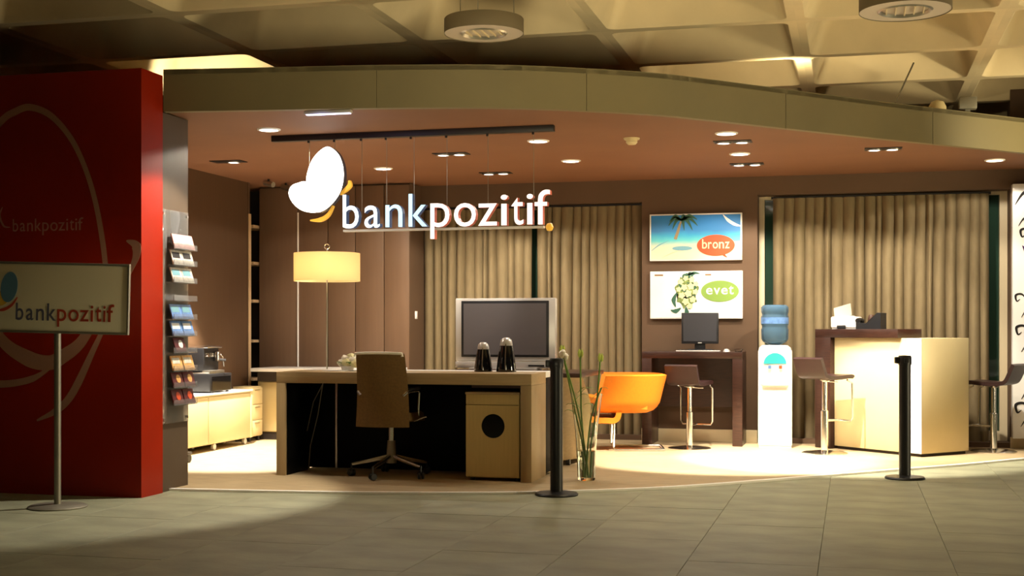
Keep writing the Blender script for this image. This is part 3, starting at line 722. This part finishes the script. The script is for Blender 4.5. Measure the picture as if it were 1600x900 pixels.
MB().tube([(-.79, .43, .71), (-.87, .41, .55), (-.92, .40, .32)], .004, 6).build('cable', 'dullsteel', t)
# pedestal with round hole
t = thing('desk_pedestal', 'oak pedestal with a round dark hole standing under the desk', 'cabinet', (-2.536, 9.25, 0))
MB().box(-.207, .200, .02, .36, .035, .645, bev=.002).build('body', 'oakped', t)
def holed(w0, w1, z0, z1, cx, cz, r, y0, y1, n=40):
    mb = MB(); bm = mb.bm; ang = sorted(set([2*PI*k/n for k in range(n)]+[math.atan2(z-cz, x-cx) % (2*PI) for x in (w0, w1) for z in (z0, z1)]))
    def outer(a):
        dx, dz = math.cos(a), math.sin(a); ts = []
        if abs(dx) > 1e-9: ts.append(((w1 if dx > 0 else w0)-cx)/dx)
        if abs(dz) > 1e-9: ts.append(((z1 if dz > 0 else z0)-cz)/dz)
        tt = min(ts); return cx+dx*tt, cz+dz*tt
    R = [[bm.verts.new((p[0], y, p[1])) for p in ps] for ps in ([(cx+r*math.cos(a), cz+r*math.sin(a)) for a in ang], [outer(a) for a in ang]) for y in (y0, y1)]
    i_f, i_b, o_f, o_b = R; m_ = len(ang)
    for k in range(m_):
        j = (k+1) % m_
        for q in ([i_f[k], i_f[j], o_f[j], o_f[k]], [i_b[k], o_b[k], o_b[j], i_b[j]], [i_f[k], i_b[k], i_b[j], i_f[j]], [o_f[k], o_f[j], o_b[j], o_b[k]]): bm.faces.new(q)
    return mb
d = holed(-.205, .198, .045, .566, 0, .414, .089, .0, .019).build('door', 'oakped', t, sharp=30)
MB().lathe([(0, .012), (.088, .012), (.088, .018), (0, .018)], (0, 0, .414), 32, axis='Y').build('round_window', 'blackgloss', d)
MB().box(-.205, .198, .0, .019, .572, .645, bev=.002).build('drawer', 'oakped', t)
MB().box(-.210, .203, -.004, .365, .645, .662, bev=.002).build('top', 'oak', t)
for x in (-.17, .17):
    for y in (.06, .31): MB().cyl(x, y, .012, .036, .02, seg=10).build('castor', 'plastic', t)
# office chair
t = thing('office_chair', 'tan high-backed office chair on chrome castors pushed under the desk', 'chair', (-3.365, 9.375, .012), math.radians(1))
def bk(u, v):
    z = .385+.545*v; x = (u-.5)*(.395-.03*v); y = -.235-.06*math.sin(v*PI*.5)+.05*(abs(u-.5)*2)**2 + .04*math.sin(v*PI)
    return (x, y, z)
MB().sheet(bk, 12, 14, lambda u, v: .05-.02*v).build('backrest', 'tan', t, sharp=60)
def st(u, v): return ((u-.5)*.37, -.20+.44*v, .45-.02*math.sin(PI*v)+.02*(abs(u-.5)*2)**2-.03*max(0, v-.8)/.2)
MB().sheet(st, 10, 10, .06).build('seat', 'tan', t, sharp=60)
def rim(pts): return MB().tube(pts, .010, 8)
rim([(-.183, -.296, .91), (-.18, -.297, .932), (-.09, -.311, .936), (0, -.314, .937), (.09, -.311, .936), (.18, -.297, .932), (.183, -.296, .91)]).build('top_rim', 'petal', t)  # pale tube along the top edge of the backrest
for sx in (-1, 1):
    a = MB().tube([(sx*.165, -.22, .62), (sx*.188, -.21, .645), (sx*.19, -.12, .65), (sx*.19, .07, .65), (sx*.188, .10, .63), (sx*.175, .11, .44)], .012, 8).build('armrest', 'chrome', t)
    MB().box(sx*.19-.022, sx*.19+.022, -.14, .07, .655, .675, bev=.008).build('arm_pad', 'plastic', a)
MB().tube([(.18, .0, .42), (.26, -.02, .45), (.285, -.02, .455)], .007, 6).build('height_lever', 'chrome', t)
MB().lathe([(0, .27), (.024, .27), (.024, .42), (.05, .425), (0, .43)], seg=16).build('gas_lift', 'chrome', t)
MB().lathe([(0, .10), (.04, .10), (.036, .19), (.03, .27), (0, .27)], seg=16).build('lift_sleeve', 'dullsteel', t)
for k in range(5):
    a = math.radians(-98+72*k); dx, dy = math.cos(a), math.sin(a)
    l = MB().tube([(dx*.03, dy*.03, .15), (dx*.18, dy*.18, .115), (dx*.30, dy*.30, .09)], [.02, .016, .012], 8).build('base_arm', 'chrome', t)
    c = MB()
    for s_ in (-1, 1):
        c.lathe([(0, -.010), (.022, -.010), (.026, -.006), (.026, .006), (.022, .010), (0, .010)], (s_*.015, 0, 0), 16, axis='X')
    c.tube([(0, 0, .0), (0, 0, .07)], .007, 6)
    o = c.build('castor', 'plastic', l); o.location = (dx*.305, dy*.305, .027); o.rotation_euler = (0, 0, a+.9)
# tapered speakers on the desk
def cone(x, h, r, label):
    t = thing('cone_ornament', label, 'ornament', (x, 9.62, .80), 0, 'black cone ornaments on the desk')
    MB().lathe([(0, 0), (r, 0), (r*1.02, .008), (r*.78, h*.55), (r*.58, h*.82), (0, h*.82)], seg=28).build('body', 'blackgloss', t)
    MB().lathe([(r*.63, h*.77), (r*.62, h*.84), (r*.54, h*.94), (r*.3, h), (0, h*1.01)], seg=28).build('cap', 'silver', t)
    MB().tube([(r*.16, -r*1.0, .02), (r*.14, -r*.80, h*.5), (r*.12, -r*.60, h*.82)], .005, 6).build('painted_light', 'chrome', t)  # chrome strip drawn in as the glint on the gloss
cone(-2.713, .222, .07, 'smaller black cone with chrome cap on the desk')
cone(-2.532, .258, .076, 'taller black cone with chrome cap on the desk')
# papers and flowers
t = thing('desk_papers', 'white sheets of paper lying on the desk left of the chair', 'papers', (-3.84, 9.58, .80))
for k in range(3): MB().box(-.105, .105, -.148, .148, .002*k, .002*k+.0015, rot=Matrix.Rotation(.25*k-.2, 3, 'Z')).build('sheet', 'paper', t, smooth=False)
t = thing('desk_flowers', 'small cream flower arrangement on the white papers', 'flowers', (-3.80, 9.58, .806))
MB().lathe([(0, 0), (.045, 0), (.055, .03), (0, .03)], seg=16).build('dish', 'white', t)
for k, (dx, dy, dz) in enumerate(((-.05, 0, .055), (0, -.03, .06), (.045, 0, .075), (.02, .03, .10), (-.02, .02, .085), (.07, -.02, .05))):
    mb = MB(); bmesh.ops.create_icosphere(mb.bm, subdivisions=2, radius=.038)
    for v in mb.bm.verts: v.co *= 1+.25*math.sin(v.co.x*180+k)*math.cos(v.co.z*150+k*2); v.co.z *= .8; v.co += Vector((dx, dy, dz))
    mb.build('bloom', 'petaly' if k % 2 else 'petal', t)
for k in range(5):
    a = k*1.3; MB().sheet(lambda u, v: (math.cos(a)*(.03+.07*u)-math.sin(a)*(v-.5)*.04*math.sin(PI*(.1+.9*u)), math.sin(a)*(.03+.07*u)+math.cos(a)*(v-.5)*.04*math.sin(PI*(.1+.9*u)), .035+.03*math.sin(u*2)), 5, 2, .002).build('leaf', 'green', t)

# arc-topped standing lamp behind the desk
t = thing('floor_lamp', 'floor lamp with a wide cream drum shade behind the desk', 'lamp', (-4.354, 10.5, .012))
MB().lathe([(0, 0), (.15, 0), (.15, .012), (.02, .02), (0, .02)], seg=32).build('base', 'steel', t)
MB().cyl(0, 0, .015, 1.80, .006, seg=10).build('pole', 'dullsteel', t)
R_ = .283
MB().lathe([(R_, 1.523), (R_, 1.763), (R_-.006, 1.763), (R_-.006, 1.523), (R_, 1.523)], seg=48).build('lamp_shade', 'shade', t, sharp=60)
for a in (0, 2.09, 4.19): MB().tube([(0, 0, 1.765), (math.cos(a)*(R_-.004), math.sin(a)*(R_-.004), 1.757)], .003, 5).build('shade_spoke', 'steel', t)
MB().tube([(.022*math.cos(q), 0, 1.822+.022*math.sin(q)) for q in [2*PI*k/16 for k in range(16)]], .005, 6, closed=True).build('finial_ring', 'chrome', t)
MB().lathe([(0, 1.60), (.025, 1.615), (.035, 1.64), (.025, 1.67), (.012, 1.69), (0, 1.69)], (0.0, 0, 0), 16).build('bulb', 'lampdim', t)
point('floor_lamp_light', (-4.354, 10.44, 1.655), 7, (1, .80, .55), .05)

# television and its low table
t = thing('media_trolley', 'dark-topped trolley with curved beige end carrying the television', 'table', (-2.70, 10.75, 0))
MB().box(-.66, .62, -.48, .48, .735, .772, bev=.006).build('top', 'darkbrown', t)
def side(u, v):
    a = -PI*.5+PI*u; bul = .10*math.sin(PI*min(1, v*1.05))
    return (.30+(.20+bul)*math.cos(a), .40*math.sin(a), .06+.675*v)
MB().sheet(side, 18, 10, .02).build('curved_side', 'oak', t, sharp=60)
MB().box(-.60, .30, -.40, .40, .06, .735).build('body', 'oak', t, smooth=False)
for x, y in ((-.5, -.33), (-.5, .33), (.46, -.25), (.46, .25)):
    MB().lathe([(0, -.015), (.024, -.015), (.024, .015), (0, .015)], (x, y, .037), 14, axis='X').build('castor', 'plastic', t)
t = thing('television', 'wide silver-framed flat television switched off behind the desk', 'television', (-2.905, 11.0, .772))
w_, z0, z1 = .447, .075, .620
MB().box(-w_, w_, -.01, .07, z0, z1, bev=.008).build('cabinet', 'silver', t)
MB().box(-w_+.055, w_-.055, -.020, -.008, z0+.035, z1-.022, bev=.004).build('bezel', 'plastic', t)
MB().box(-w_+.078, w_-.078, -.024, -.019, z0+.055, z1-.045).build('screen', 'screen', t, smooth=False)
MB().box(-w_+.01, w_-.01, -.05, .06, .015, z0-.004, bev=.006).build('speaker_bar', 'silver', t)
MB().box(-.3, .3, -.10, .12, 0, .016, bev=.004).build('stand', 'silver', t)
MB().box(.22, .36, -.058, -.05, .03, .045).build('control_strip', 'plastic', t, smooth=False)

# ================================================================== VASE, LOUNGE CHAIR
t = thing('glass_vase', 'tall flared clear glass vase on the floor beside the barrier post', 'vase', (-1.89, 9.50, .012))
MB().lathe([(0, 0), (.062, 0), (.066, .01), (.070, .16), (.082, .36), (.118, .64), (.1155, .64), (.079, .36), (.066, .16), (.061, .022), (0, .018)], seg=32).build('glass_wall', 'glass', t)
MB().lathe([(0, .0185), (.060, .0225), (.0652, .16), (.0690, .215), (0, .215)], seg=32).build('water', 'water', t)
ST = [((.01, .01), (-.06, -.02, .5), (-.16, -.05, .88), 'white'), ((-.015, 0), (-.04, .01, .5), (-.05, .02, .90), 'bud'), ((.0, -.02), (.04, .0, .45), (.11, .02, .66), 'none'), ((.02, .015), (.07, .02, .5), (.105, .0, .87), 'bud'), ((-.01, .02), (-.08, .02, .45), (-.19, .03, .93), 'bud')]
for k, (b0, m0, e0, kind) in enumerate(ST):
    s_ = thing('cut_flower', '%s flower stem standing in the glass vase, %s' % ({'white': 'white-tipped', 'bud': 'green-budded', 'none': 'leafless'}[kind], ['leaning to the post', 'upright middle one', 'short one bent to the orange chair', 'long one beside the orange chair', 'tallest one behind the post'][k]), 'flower', (-1.89, 9.50, .034), 0, 'stems in the glass vase')
    pts = [(p.x, p.y, p.z) for p in catmull([(b0[0], b0[1], 0), (b0[0]*.5+m0[0]*.3, b0[1]*.5+m0[1]*.3, .22), m0, e0], 5)]
    MB().tube(pts, .0065, 6).build('stem', 'green', s_)
    tip = Vector(e0)
    if kind == 'white':
        for q in range(4):
            a = q*1.57; MB().lathe([(0, -.01), (.014, .012), (.020, .035), (.008, .05), (0, .052)], (tip.x+.018*math.cos(a), tip.y+.018*math.sin(a), tip.z-.02+.01*q), 10).build('petal', 'petal', s_)
    elif kind == 'bud':
        for q in range(3): MB().lathe([(0, -.01), (.010, .01), (.012, .035), (0, .06)], (tip.x+.012*math.cos(q*2.1), tip.y+.012*math.sin(q*2.1), tip.z-.015), 8).build('bud', 'bud', s_)
    mid = Vector(pts[len(pts)//2+2])
    for q in (-1, 1):
        if kind == 'none' and q < 0: continue
        MB().sheet(lambda u, v: (mid.x+q*.09*u, mid.y+(v-.5)*.03*math.sin(PI*(.08+.9*u)), mid.z+.10*u*(1.3-u)+.12*(q > 0)), 6, 2, .002).build('leaf', 'green', s_)

t = thing('lounge_chair', 'orange shell lounge chair on a chrome sled base', 'chair', (-2.05, 12.08, .012), math.radians(103))
pf = catmull([(-.20, .385, 0), (-.05, .40, 0), (.20, .43, 0), (.38, .455, 0), (.435, .435, 0), (.44, .36, 0), (.42, .285, 0), (.34, .265, 0), (.18, .262, 0), (.10, .262, 0), (.065, .30, 0), (.055, .39, 0)], 5)
def seat_fn(u, v):
    f = v*(len(pf)-1); k = min(int(f), len(pf)-2); p = pf[k].lerp(pf[k+1], f-k)
    return ((u-.5)*.56, p.x, p.y+.02*(abs(u-.5)*2)**2)
MB().sheet(seat_fn, 8, 60, .05).build('seat', 'orange', t, sharp=70)
def tub(u, v):
    # u runs round the back from one front end to the other, v from under the seat to the rim
    q = (u-.5)*2; a = abs(q); sg_ = 1 if q > 0 else -1
    r = .10+.20*min(1, v/.32)**.6+.075*max(0, v-.25)/.75
    z = .365+.02*v+.31*max(0, (v-.18)/.82)
    front = .245-.06*max(0, v-.3)/.7
    if a < .5:
        w_ = a/.5*PI/2; x = r*math.sin(w_)**.8 if w_ > 0 else 0; y = -.02-(r-.02)*math.cos(w_)**.8 if w_ < PI/2 else -.02
    else: x = r; y = -.02+(front+.02)*(a-.5)/.5
    return (sg_*x, y, z)
MB().sheet(tub, 48, 14, lambda u, v: .045).build('backrest', 'orange', t, sharp=70)
for sx in (-1, 1):
    MB().tube([(sx*.22, .10, .25), (sx*.22, .105, .04), (sx*.22, .09, .012), (sx*.22, -.36, .012)], .012, 8).build('sled_leg', 'chrome', t)
MB().tube([(-.22, -.36, .012), (.22, -.36, .012)], .012, 8).build('cross_bar', 'chrome', t)
MB().tube([(-.22, .10, .235), (.22, .10, .235)], .010, 8).build('cross_bar', 'chrome', t)

# ================================================================== CONSOLE, MONITOR, STOOLS
t = thing('console_table', 'tall dark wood console table against the rear wall under the posters', 'table', (-1.475, 12.79, 0))
MB().box(-.478, .478, -.235, .225, .845, .908, bev=.003).build('top', 'wenge', t)
MB().box(-.478, -.385, -.232, .225, .012, .845, bev=.003).build('side_panel', 'wenge', t)
MB().box(.385, .478, -.232, .225, .012, .845, bev=.003).build('side_panel', 'wenge', t)
MB().box(-.385, .385, .19, .21, .36, .845).build('back_panel', 'wenge', t, smooth=False)
t = thing('monitor', 'small black flat computer monitor on the console table', 'monitor', (-1.42, 12.78, .908), math.radians(3))
MB().box(-.178, .178, -.02, .03, .075, .375, bev=.006).build('casing', 'plastic', t)
MB().box(-.160, .160, -.023, -.019, .098, .358).build('screen', 'screen2', t, smooth=False)
MB().box(-.018, .018, -.0235, -.0195, .080, .088).build('badge', 'silver', t, smooth=False)
MB().box(-.05, .05, .0, .04, .02, .10, bev=.006).build('neck', 'plastic', t)
MB().box(-.115, .115, -.09, .10, 0, .022, bev=.006).build('foot', 'plastic', t)
t = thing('keyboard', 'slim grey keyboard lying before the monitor', 'keyboard', (-1.42, 12.625, .908), math.radians(2))
MB().box(-.21, .21, -.055, .055, 0, .014, bev=.004).build('tray', 'silver', t)
kb = MB()
for r in range(4):
    for q in range(12): kb.box(-.195+q*.033, -.168+q*.033, -.045+r*.024, -.026+r*.024, .014, .018)
kb.build('keys', 'plastic', t, smooth=False)['kind'] = 'stuff'
t = thing('computer_mouse', 'small pale computer mouse on the console, right of the keyboard', 'mouse', (-1.15, 12.62, .908))
MB().lathe([(0, .03), (.02, .026), (.032, .010), (.034, 0), (0, 0)], seg=16, sy=1.5).build('shell', 'silver', t); MB().box(-.004, .004, .015, .035, .024, .030).build('wheel', 'plastic', t, smooth=False)
t = thing('small_dish', 'little glass dish at the right end of the console', 'dish', (-1.04, 12.64, .908))
MB().lathe([(0, 0), (.03, 0), (.045, .028), (.042, .028), (.028, .005), (0, .005)], seg=20).build('bowl', 'glass', t)

def stool(x, y, rz, zs, label):
    t = thing('bar_stool', label, 'stool', (x, y, .012), rz, 'brown low-backed bar stools')
    MB().lathe([(0, 0), (.20, 0), (.202, .006), (.19, .012), (.04, .03), (0, .03)], seg=40).build('base', 'chrome', t)
    MB().lathe([(0, .02), (.032, .02), (.032, zs*.55), (.022, zs*.56), (.022, zs-.05), (.05, zs-.035), (0, zs-.03)], seg=20).build('column', 'chrome', t)
    prof = [(-.235, zs+.165), (-.215, zs+.12), (-.175, zs+.03), (-.14, zs+.0), (-.06, zs-.012), (.06, zs-.008), (.19, zs+.0), (.215, zs-.012)]
    c = catmull([(a, b, 0) for a, b in prof], 4)
    def fn(u, v):
        f = v*(len(c)-1); k = min(int(f), len(c)-2); p = c[k].lerp(c[k+1], f-k)
        return ((u-.5)*.31, p.x, p.y)
    MB().sheet(fn, 4, 26, .034).build('seat_shell', 'brownleather', t, sharp=60)
    zf = zs-.40
    MB().tube([(-.155, .12, zs-.03), (-.155, .19, zs-.06), (-.155, .20, zf+.03), (-.14, .20, zf), (.14, .20, zf), (.155, .20, zf+.03), (.155, .19, zs-.06), (.155, .12, zs-.03)], .009, 8).build('footrest', 'chrome', t)
    MB().tube([(0, .03, zf), (0, .20, zf)], .009, 8).build('footrest_stay', 'chrome', t)
    MB().tube([(.03, .0, zs-.045), (.13, .02, zs-.05)], .005, 6).build('height_lever', 'chrome', t)
A = lambda deg: TH+math.radians(deg-90)
stool(-1.46, 12.26, A(62), .615, 'brown leather bar stool before the dark console table')
stool(-.23, 12.08, A(38), .69, 'brown leather bar stool at the front of the beige counter')
stool(1.25, 12.62, A(138), .63, 'brown leather bar stool beyond the counter, before the white panel')

# ================================================================== POSTERS
def oval_text(parent, word, cx, cz, a, b, col, tcol, y0):
    o = MB().prism(ell(cx, cz, a, b, 40), y0-.003, y0+.001).build('oval', col, parent, smooth=False)
    n = len(word); tw = a*1.45
    wds = {'b': 1, 'r': .72, 'o': 1.05, 'n': 1, 'z': .9, 'e': 1, 'v': 1, 't': .75}
    tot = sum(wds[c] for c in word)+.18*(n-1); x = cx-tw/2; u = tw/tot; xh = b*.62
    for ch in word:
        hh = xh*(1.45 if ch == 'b' else 1.3 if ch == 't' else 1)
        mb = MB(); letter(mb, ch, x, x+u*wds[ch], cz-xh*.5, cz-xh*.5+hh, y0-.006, y0-.002, off=.01); mb.build('letter', tcol, o, smooth=False); x += u*(wds[ch]+.18)
t = thing('beach_poster', 'upper wall picture of a palm beach with an orange oval', 'poster', (-1.49, 13.05, 2.035), 0, 'pictures on the rear wall')
MB().box(-.455, .455, -.045, 0, -.232, .232, bev=.003).build('box_frame', 'white', t)
MB().box(-.440, .440, -.048, -.044, -.218, .218).build('picture', 'beach', t, smooth=False)
mb = MB(); ribbon(mb, [(-.20, -.02), (-.175, .05), (-.155, .12), (-.135, .17)], [.032, .028, .022, .015], -.051, -.047); mb.build('palm_trunk', 'trunk_print', t, smooth=False)
for a, l in ((20, .17), (-15, .17), (-45, .16), (165, .12), (195, .13), (228, .13), (60, .09), (-75, .12)):
    r = math.radians(a); ex, ez = -.14+l*math.cos(r), .17+l*math.sin(r)*.6; ez = min(ez, .214)
    mb = MB(); ribbon(mb, [(-.14, .17), ((-.14+ex)/2, min((.17+ez)/2+.03, .21)), (ex, ez-.035)], [.012, .034, .003], -.052, -.047); mb.build('palm_frond', 'palm_green', t, smooth=False)
MB().prism(ell(-.13, -.11, .10, .022, 20), -.050, -.046).build('palm_shade', 'shadow_print', t, smooth=False)
mb = MB(); ribbon(mb, [(-.435, -.13), (-.36, -.075), (-.26, -.03)], [.004, .012, .004], -.050, -.046); mb.build('shore_line', 'shadow_print', t, smooth=False)
mb = MB(); ribbon(mb, [(-.33, -.20), (-.24, -.16), (-.15, -.13)], [.003, .008, .003], -.050, -.046); mb.build('sand_line', 'peach_print', t, smooth=False)
mb = MB(); ribbon(mb, [(.27, .215), (.32, .16), (.38, .12), (.44, .10)], [.004, .03, .03, .012], -.050, -.046); mb.build('swoosh', 'white_print', t, smooth=False)
oval_text(t, 'bronz', .20, -.085, .185, .105, 'orange_print', 'peach_print', -.049)
mb = MB(); ribbon(mb, [(.27, -.17), (.29, -.19), (.31, -.205)], [.03, .018, .004], -.0505, -.047); mb.build('oval_tail', 'orange_print', t, smooth=False)
t = thing('flower_poster', 'lower white wall picture of pale flowers with a green oval', 'poster', (-1.485, 13.05, 1.463), 0, 'pictures on the rear wall')
MB().box(-.455, .455, -.045, 0, -.235, .235, bev=.003).build('box_frame', 'white', t)
MB().box(-.445, .445, -.048, -.044, -.225, .225).build('picture', 'white_print', t, smooth=False)
bl = random.Random(3); n = 0
for k in range(9):
    cx, cz = -.09+bl.uniform(-.10, .10), .05+bl.uniform(-.15, .15)
    mb = MB(); ribbon(mb, [(cx, cz), (cx+bl.uniform(-.05, .05), cz+.05), (cx+bl.uniform(-.1, .1), min(cz+.08, .21))], [.01, .035, .004], -.0505, -.047); mb.build('printed_leaf', 'palm_green', t, smooth=False)
MB().prism([(-.09+(.105+.018*math.sin(7*q))*math.cos(q), .035+(.165+.02*math.sin(9*q))*math.sin(q)) for q in [2*PI*i/60 for i in range(60)]], -.0502, -.047).build('printed_foliage', 'leaf_print', t, smooth=False)
for cx, cz, r in ((-.15, .13, .026), (-.10, .165, .024), (-.04, .15, .027), (.0, .11, .024), (-.05, .085, .032), (-.115, .075, .030), (-.17, .055, .024), (-.075, .015, .034), (-.005, .03, .026), (-.14, -.005, .030), (-.03, -.045, .030), (-.10, -.065, .032), (-.06, -.11, .026)):
    o = MB().prism([(cx+r*(1+.2*math.cos(5*q+cx*40))*math.cos(q), cz+r*(1+.2*math.cos(5*q+cx*40))*math.sin(q)) for q in [2*PI*i/30 for i in range(30)]], -.052-.0002*n, -.047).build('printed_bloom', 'petaly', t, smooth=False); n += 1
for pts in ([(-.19, .02), (-.22, -.05), (-.20, -.12)], [(-.15, -.13), (-.2, -.16), (-.25, -.15)], [(-.10, -.12), (-.09, -.17), (-.08, -.21)]):
    mb = MB(); ribbon(mb, pts, [.01, .045, .006], -.0508, -.047); mb.build('printed_leaf', 'palm_green', t, smooth=False)
oval_text(t, 'evet', .235, .035, .185, .105, 'lime_print', 'white_print', -.049)
for x0, x1 in ((-.41, -.325), (.09, .15)):
    MB().box(x0, x1, -.050, -.046, .19, .205).build('caption', 'brown_print', t, smooth=False)

# ================================================================== WATER COOLER
t = thing('water_cooler', 'white water cooler with a blue bottle beside the wide curtain', 'water cooler', (-.70, 12.66, 0), TH*.25)
MB().box(-.157, .157, -.15, .15, .03, .93, bev=.014).build('body', 'white', t)
MB().box(-.15, .15, -.14, .15, .012, .035).build('plinth', 'silver', t, smooth=False)
MB().lathe([(0, .90), (.155, .90), (.150, .945), (.12, .972), (.10, .975), (0, .975)], seg=32).build('collar', 'white', t)
MB().box(-.135, .135, -.158, -.148, .60, .88, bev=.005).build('tap_panel', 'white', t)
MB().prism([(.105*math.cos(q), .80+.10*math.sin(q)) for q in [PI*k/16 for k in range(17)]], -.166, -.157).build('arch_panel', 'teal', t, smooth=False)
for x, c_ in ((-.05, 'bluecover'), (.05, 'orange_print')):
    p = MB().cyl(x, -.185, .755, .785, .014, seg=12).build('tap', c_, t); MB().tube([(x, -.158, .778), (x, -.185, .775)], .008, 8).build('spout', 'white', p)
MB().box(-.12, .12, -.20, -.15, .595, .615, bev=.004).build('drip_tray', 'silver', t)
MB().box(-.125, .125, -.1535, -.149, .10, .57, bev=.002).build('door', 'white', t)
MB().lathe([(0, .972), (.05, .975), (.11, 1.005), (.125, 1.03), (.128, 1.12), (.121, 1.135), (.121, 1.155), (.128, 1.17), (.128, 1.24), (.121, 1.255), (.121, 1.27), (.128, 1.285), (.128, 1.33), (.11, 1.352), (0, 1.356)], seg=32).build('bottle', 'bottle', t, sharp=60)
MB().lathe([(.129, 1.175), (.1292, 1.235)], seg=32).build('bottle_label', 'bluecover', t)

# ================================================================== COUNTER
ang = math.atan2(-.67, .71)
t = thing('service_counter', 'beige service counter standing at an angle with dark wood shelf top', 'counter', (.59, 11.9, 0), ang)
# local x runs back along the long front towards the left (negative), local y to the rear
L_, W_ = 1.02, .62
MB().box(-L_, 0, 0, W_, .04, 1.045, bev=.003).build('body', 'cream', t)
MB().box(-L_+.02, -.02, .02, W_-.02, .012, .04).build('plinth', 'dark', t, smooth=False)
MB().box(-.16, .0015, -.003, .0, .042, 1.043).build('painted_light', 'white', t, smooth=False)  # paints in the brighter end of the face, clear of the shelf's shade
MB().box(-L_-.20, -.22, -.05, .26, 1.046, 1.125, bev=.003).build('shelf_top', 'wenge', t)
MB().box(-L_-.20, -L_-.004, -.05, .26, .012, 1.046, bev=.003).build('shelf_leg', 'wenge', t)
cm = Matrix.Translation((.59, 11.9, 0)) @ Matrix.Rotation(ang, 4, 'Z')
p = cm @ Vector((-.98, .10, 1.125))
t = thing('printer', 'small white printer with raised grey paper tray on the counter', 'printer', p, math.radians(-14))
MB().box(-.11, .13, -.10, .11, .012, .115, bev=.012).build('body', 'white', t)
MB().box(-.10, .12, -.09, .10, 0, .014).build('base', 'silver', t, smooth=False)
MB().box(-.05, .03, -.115, -.09, .004, .035, bev=.004).build('output_slot', 'plastic', t)
q = MB().box(-.09, .075, -.004, .004, 0, .14, rot=Matrix.Rotation(math.radians(-35), 3, 'X')).build('paper_tray', 'dullsteel', t, smooth=False); q.location = (-.02, .04, .11); q.rotation_euler = (0, math.radians(-16), 0)
MB().box(-.02, .10, -.09, -.02, .115, .124, bev=.003).build('lid', 'silver', t)
p = cm @ Vector((-.67, .10, 1.125))
t = thing('desk_phone', 'dark blue-black telephone on the counter beside the printer', 'telephone', p, math.radians(-20))
MB().prism([(-.11, 0), (.12, 0), (.12, .145), (.09, .15), (.02, .075), (-.02, .05), (-.11, .06)], -.08, .08).build('body', 'plastic', t, smooth=False)
MB().tube([(-.10, -.06, .075), (-.10, 0, .088), (-.10, .06, .075)], [.024, .016, .024], 10).build('handset', 'plastic', t)
MB().lathe([(0, 0), (.03, 0), (.034, .03), (.022, .07), (0, .075)], (.0, .02, .06), 14).build('cup', 'darkbrown', t)

# ================================================================== CURTAINS
def curtain(x0, x1, z1, label, seed, pitch=.088):
    rn = random.Random(seed); n = int((x1-x0)/pitch); cuts = [x0+(x1-x0)*(k+rn.uniform(-.25, .25))/n for k in range(n+1)]; cuts[0], cuts[-1] = x0, x1
    amp = [rn.uniform(.035, .075) for _ in range(n)]; lean = [rn.uniform(-.02, .02) for _ in range(n+1)]
    SUB = 8; tot = n*SUB; NV = 10
    def fn(u, v):
        f = u*n; k = min(int(f), n-1); tt = f-k
        x = cuts[k]+(cuts[k+1]-cuts[k])*tt + (lean[k]*(1-tt)+lean[k+1]*tt)*(1-v)*(0 if u in (0, 1) else 1)
        a = amp[k]*(.35+.65*min(1, (1-v)*4+.2))
        y = -a*math.sin(PI*tt)**.8 + .012*math.sin(3*u*PI+v*4)
        return (x-(x0+x1)/2, y, .03+(z1-.03)*v)
    t = thing('curtain', label, 'curtain', ((x0+x1)/2, 13.17, 0), 0, 'beige curtains on the rear wall')
    MB().sheet(fn, tot, NV, .004).build('cloth', 'curtain', t, sharp=80)
    MB().box(x0-(x0+x1)/2-.02, x1-(x0+x1)/2+.02, .0, .03, z1-.004, z1+.018).build('track', 'rail', t, smooth=False)
curtain(-4.355, -3.195, 2.375, 'beige pleated curtain left of the dark gap, behind the television', 1)
curtain(-3.135, -2.045, 2.375, 'beige pleated curtain right of the dark gap, behind the orange chair', 2)
curtain(-.745, 1.262, 2.41, 'wide beige pleated curtain behind the service counter', 5, .092)

# ================================================================== WHITE ORNAMENTED PANEL AT THE RIGHT
t = thing('wall_panel', 'tall white panel with black floral ornament beside the right window', 'panel', (2.05, 12.96, 0))
MB().box(-.60, .60, -.02, .09, .11, 2.47, bev=.003).build('panel', 'white', t)
rn = random.Random(11)
def flour(cx, cz, s, flip=1):
    mb = MB(); ribbon(mb, [(cx-.05*s*flip, cz-.04*s), (cx, cz+.03*s), (cx+.06*s*flip, cz+.02*s), (cx+.05*s*flip, cz-.04*s), (cx+.02*s*flip, cz-.02*s)], [.004, .018*s, .022*s, .014*s, .004], -.023, -.019); mb.build('ornament', 'sw_print', t, smooth=False)
for x, z, s, f_ in ((-.50, 2.34, 1.6, 1), (-.50, 2.12, 1.0, 1), (-.47, 2.02, 1.0, -1), (-.52, 1.42, .9, -1), (-.48, 1.27, .9, 1), (-.5, 1.12, 1.1, -1), (-.48, .95, .9, 1), (-.47, .52, 1.1, 1), (-.5, .40, 1.2, -1), (-.48, .26, 1, 1)):
    flour(x, z, s, f_)
    flour(x+.22, z-.05, s*1.1, -f_); flour(x+.5, z+.04, s, f_); flour(x+.8, z-.02, s*1.2, -f_)
MB().prism([(-.52, 1.90), (-.46, 1.87), (-.30, 1.86), (-.33, 1.70), (-.42, 1.66), (-.47, 1.74)], -.024, -.019).build('bloom_print', 'purple', t, smooth=False)
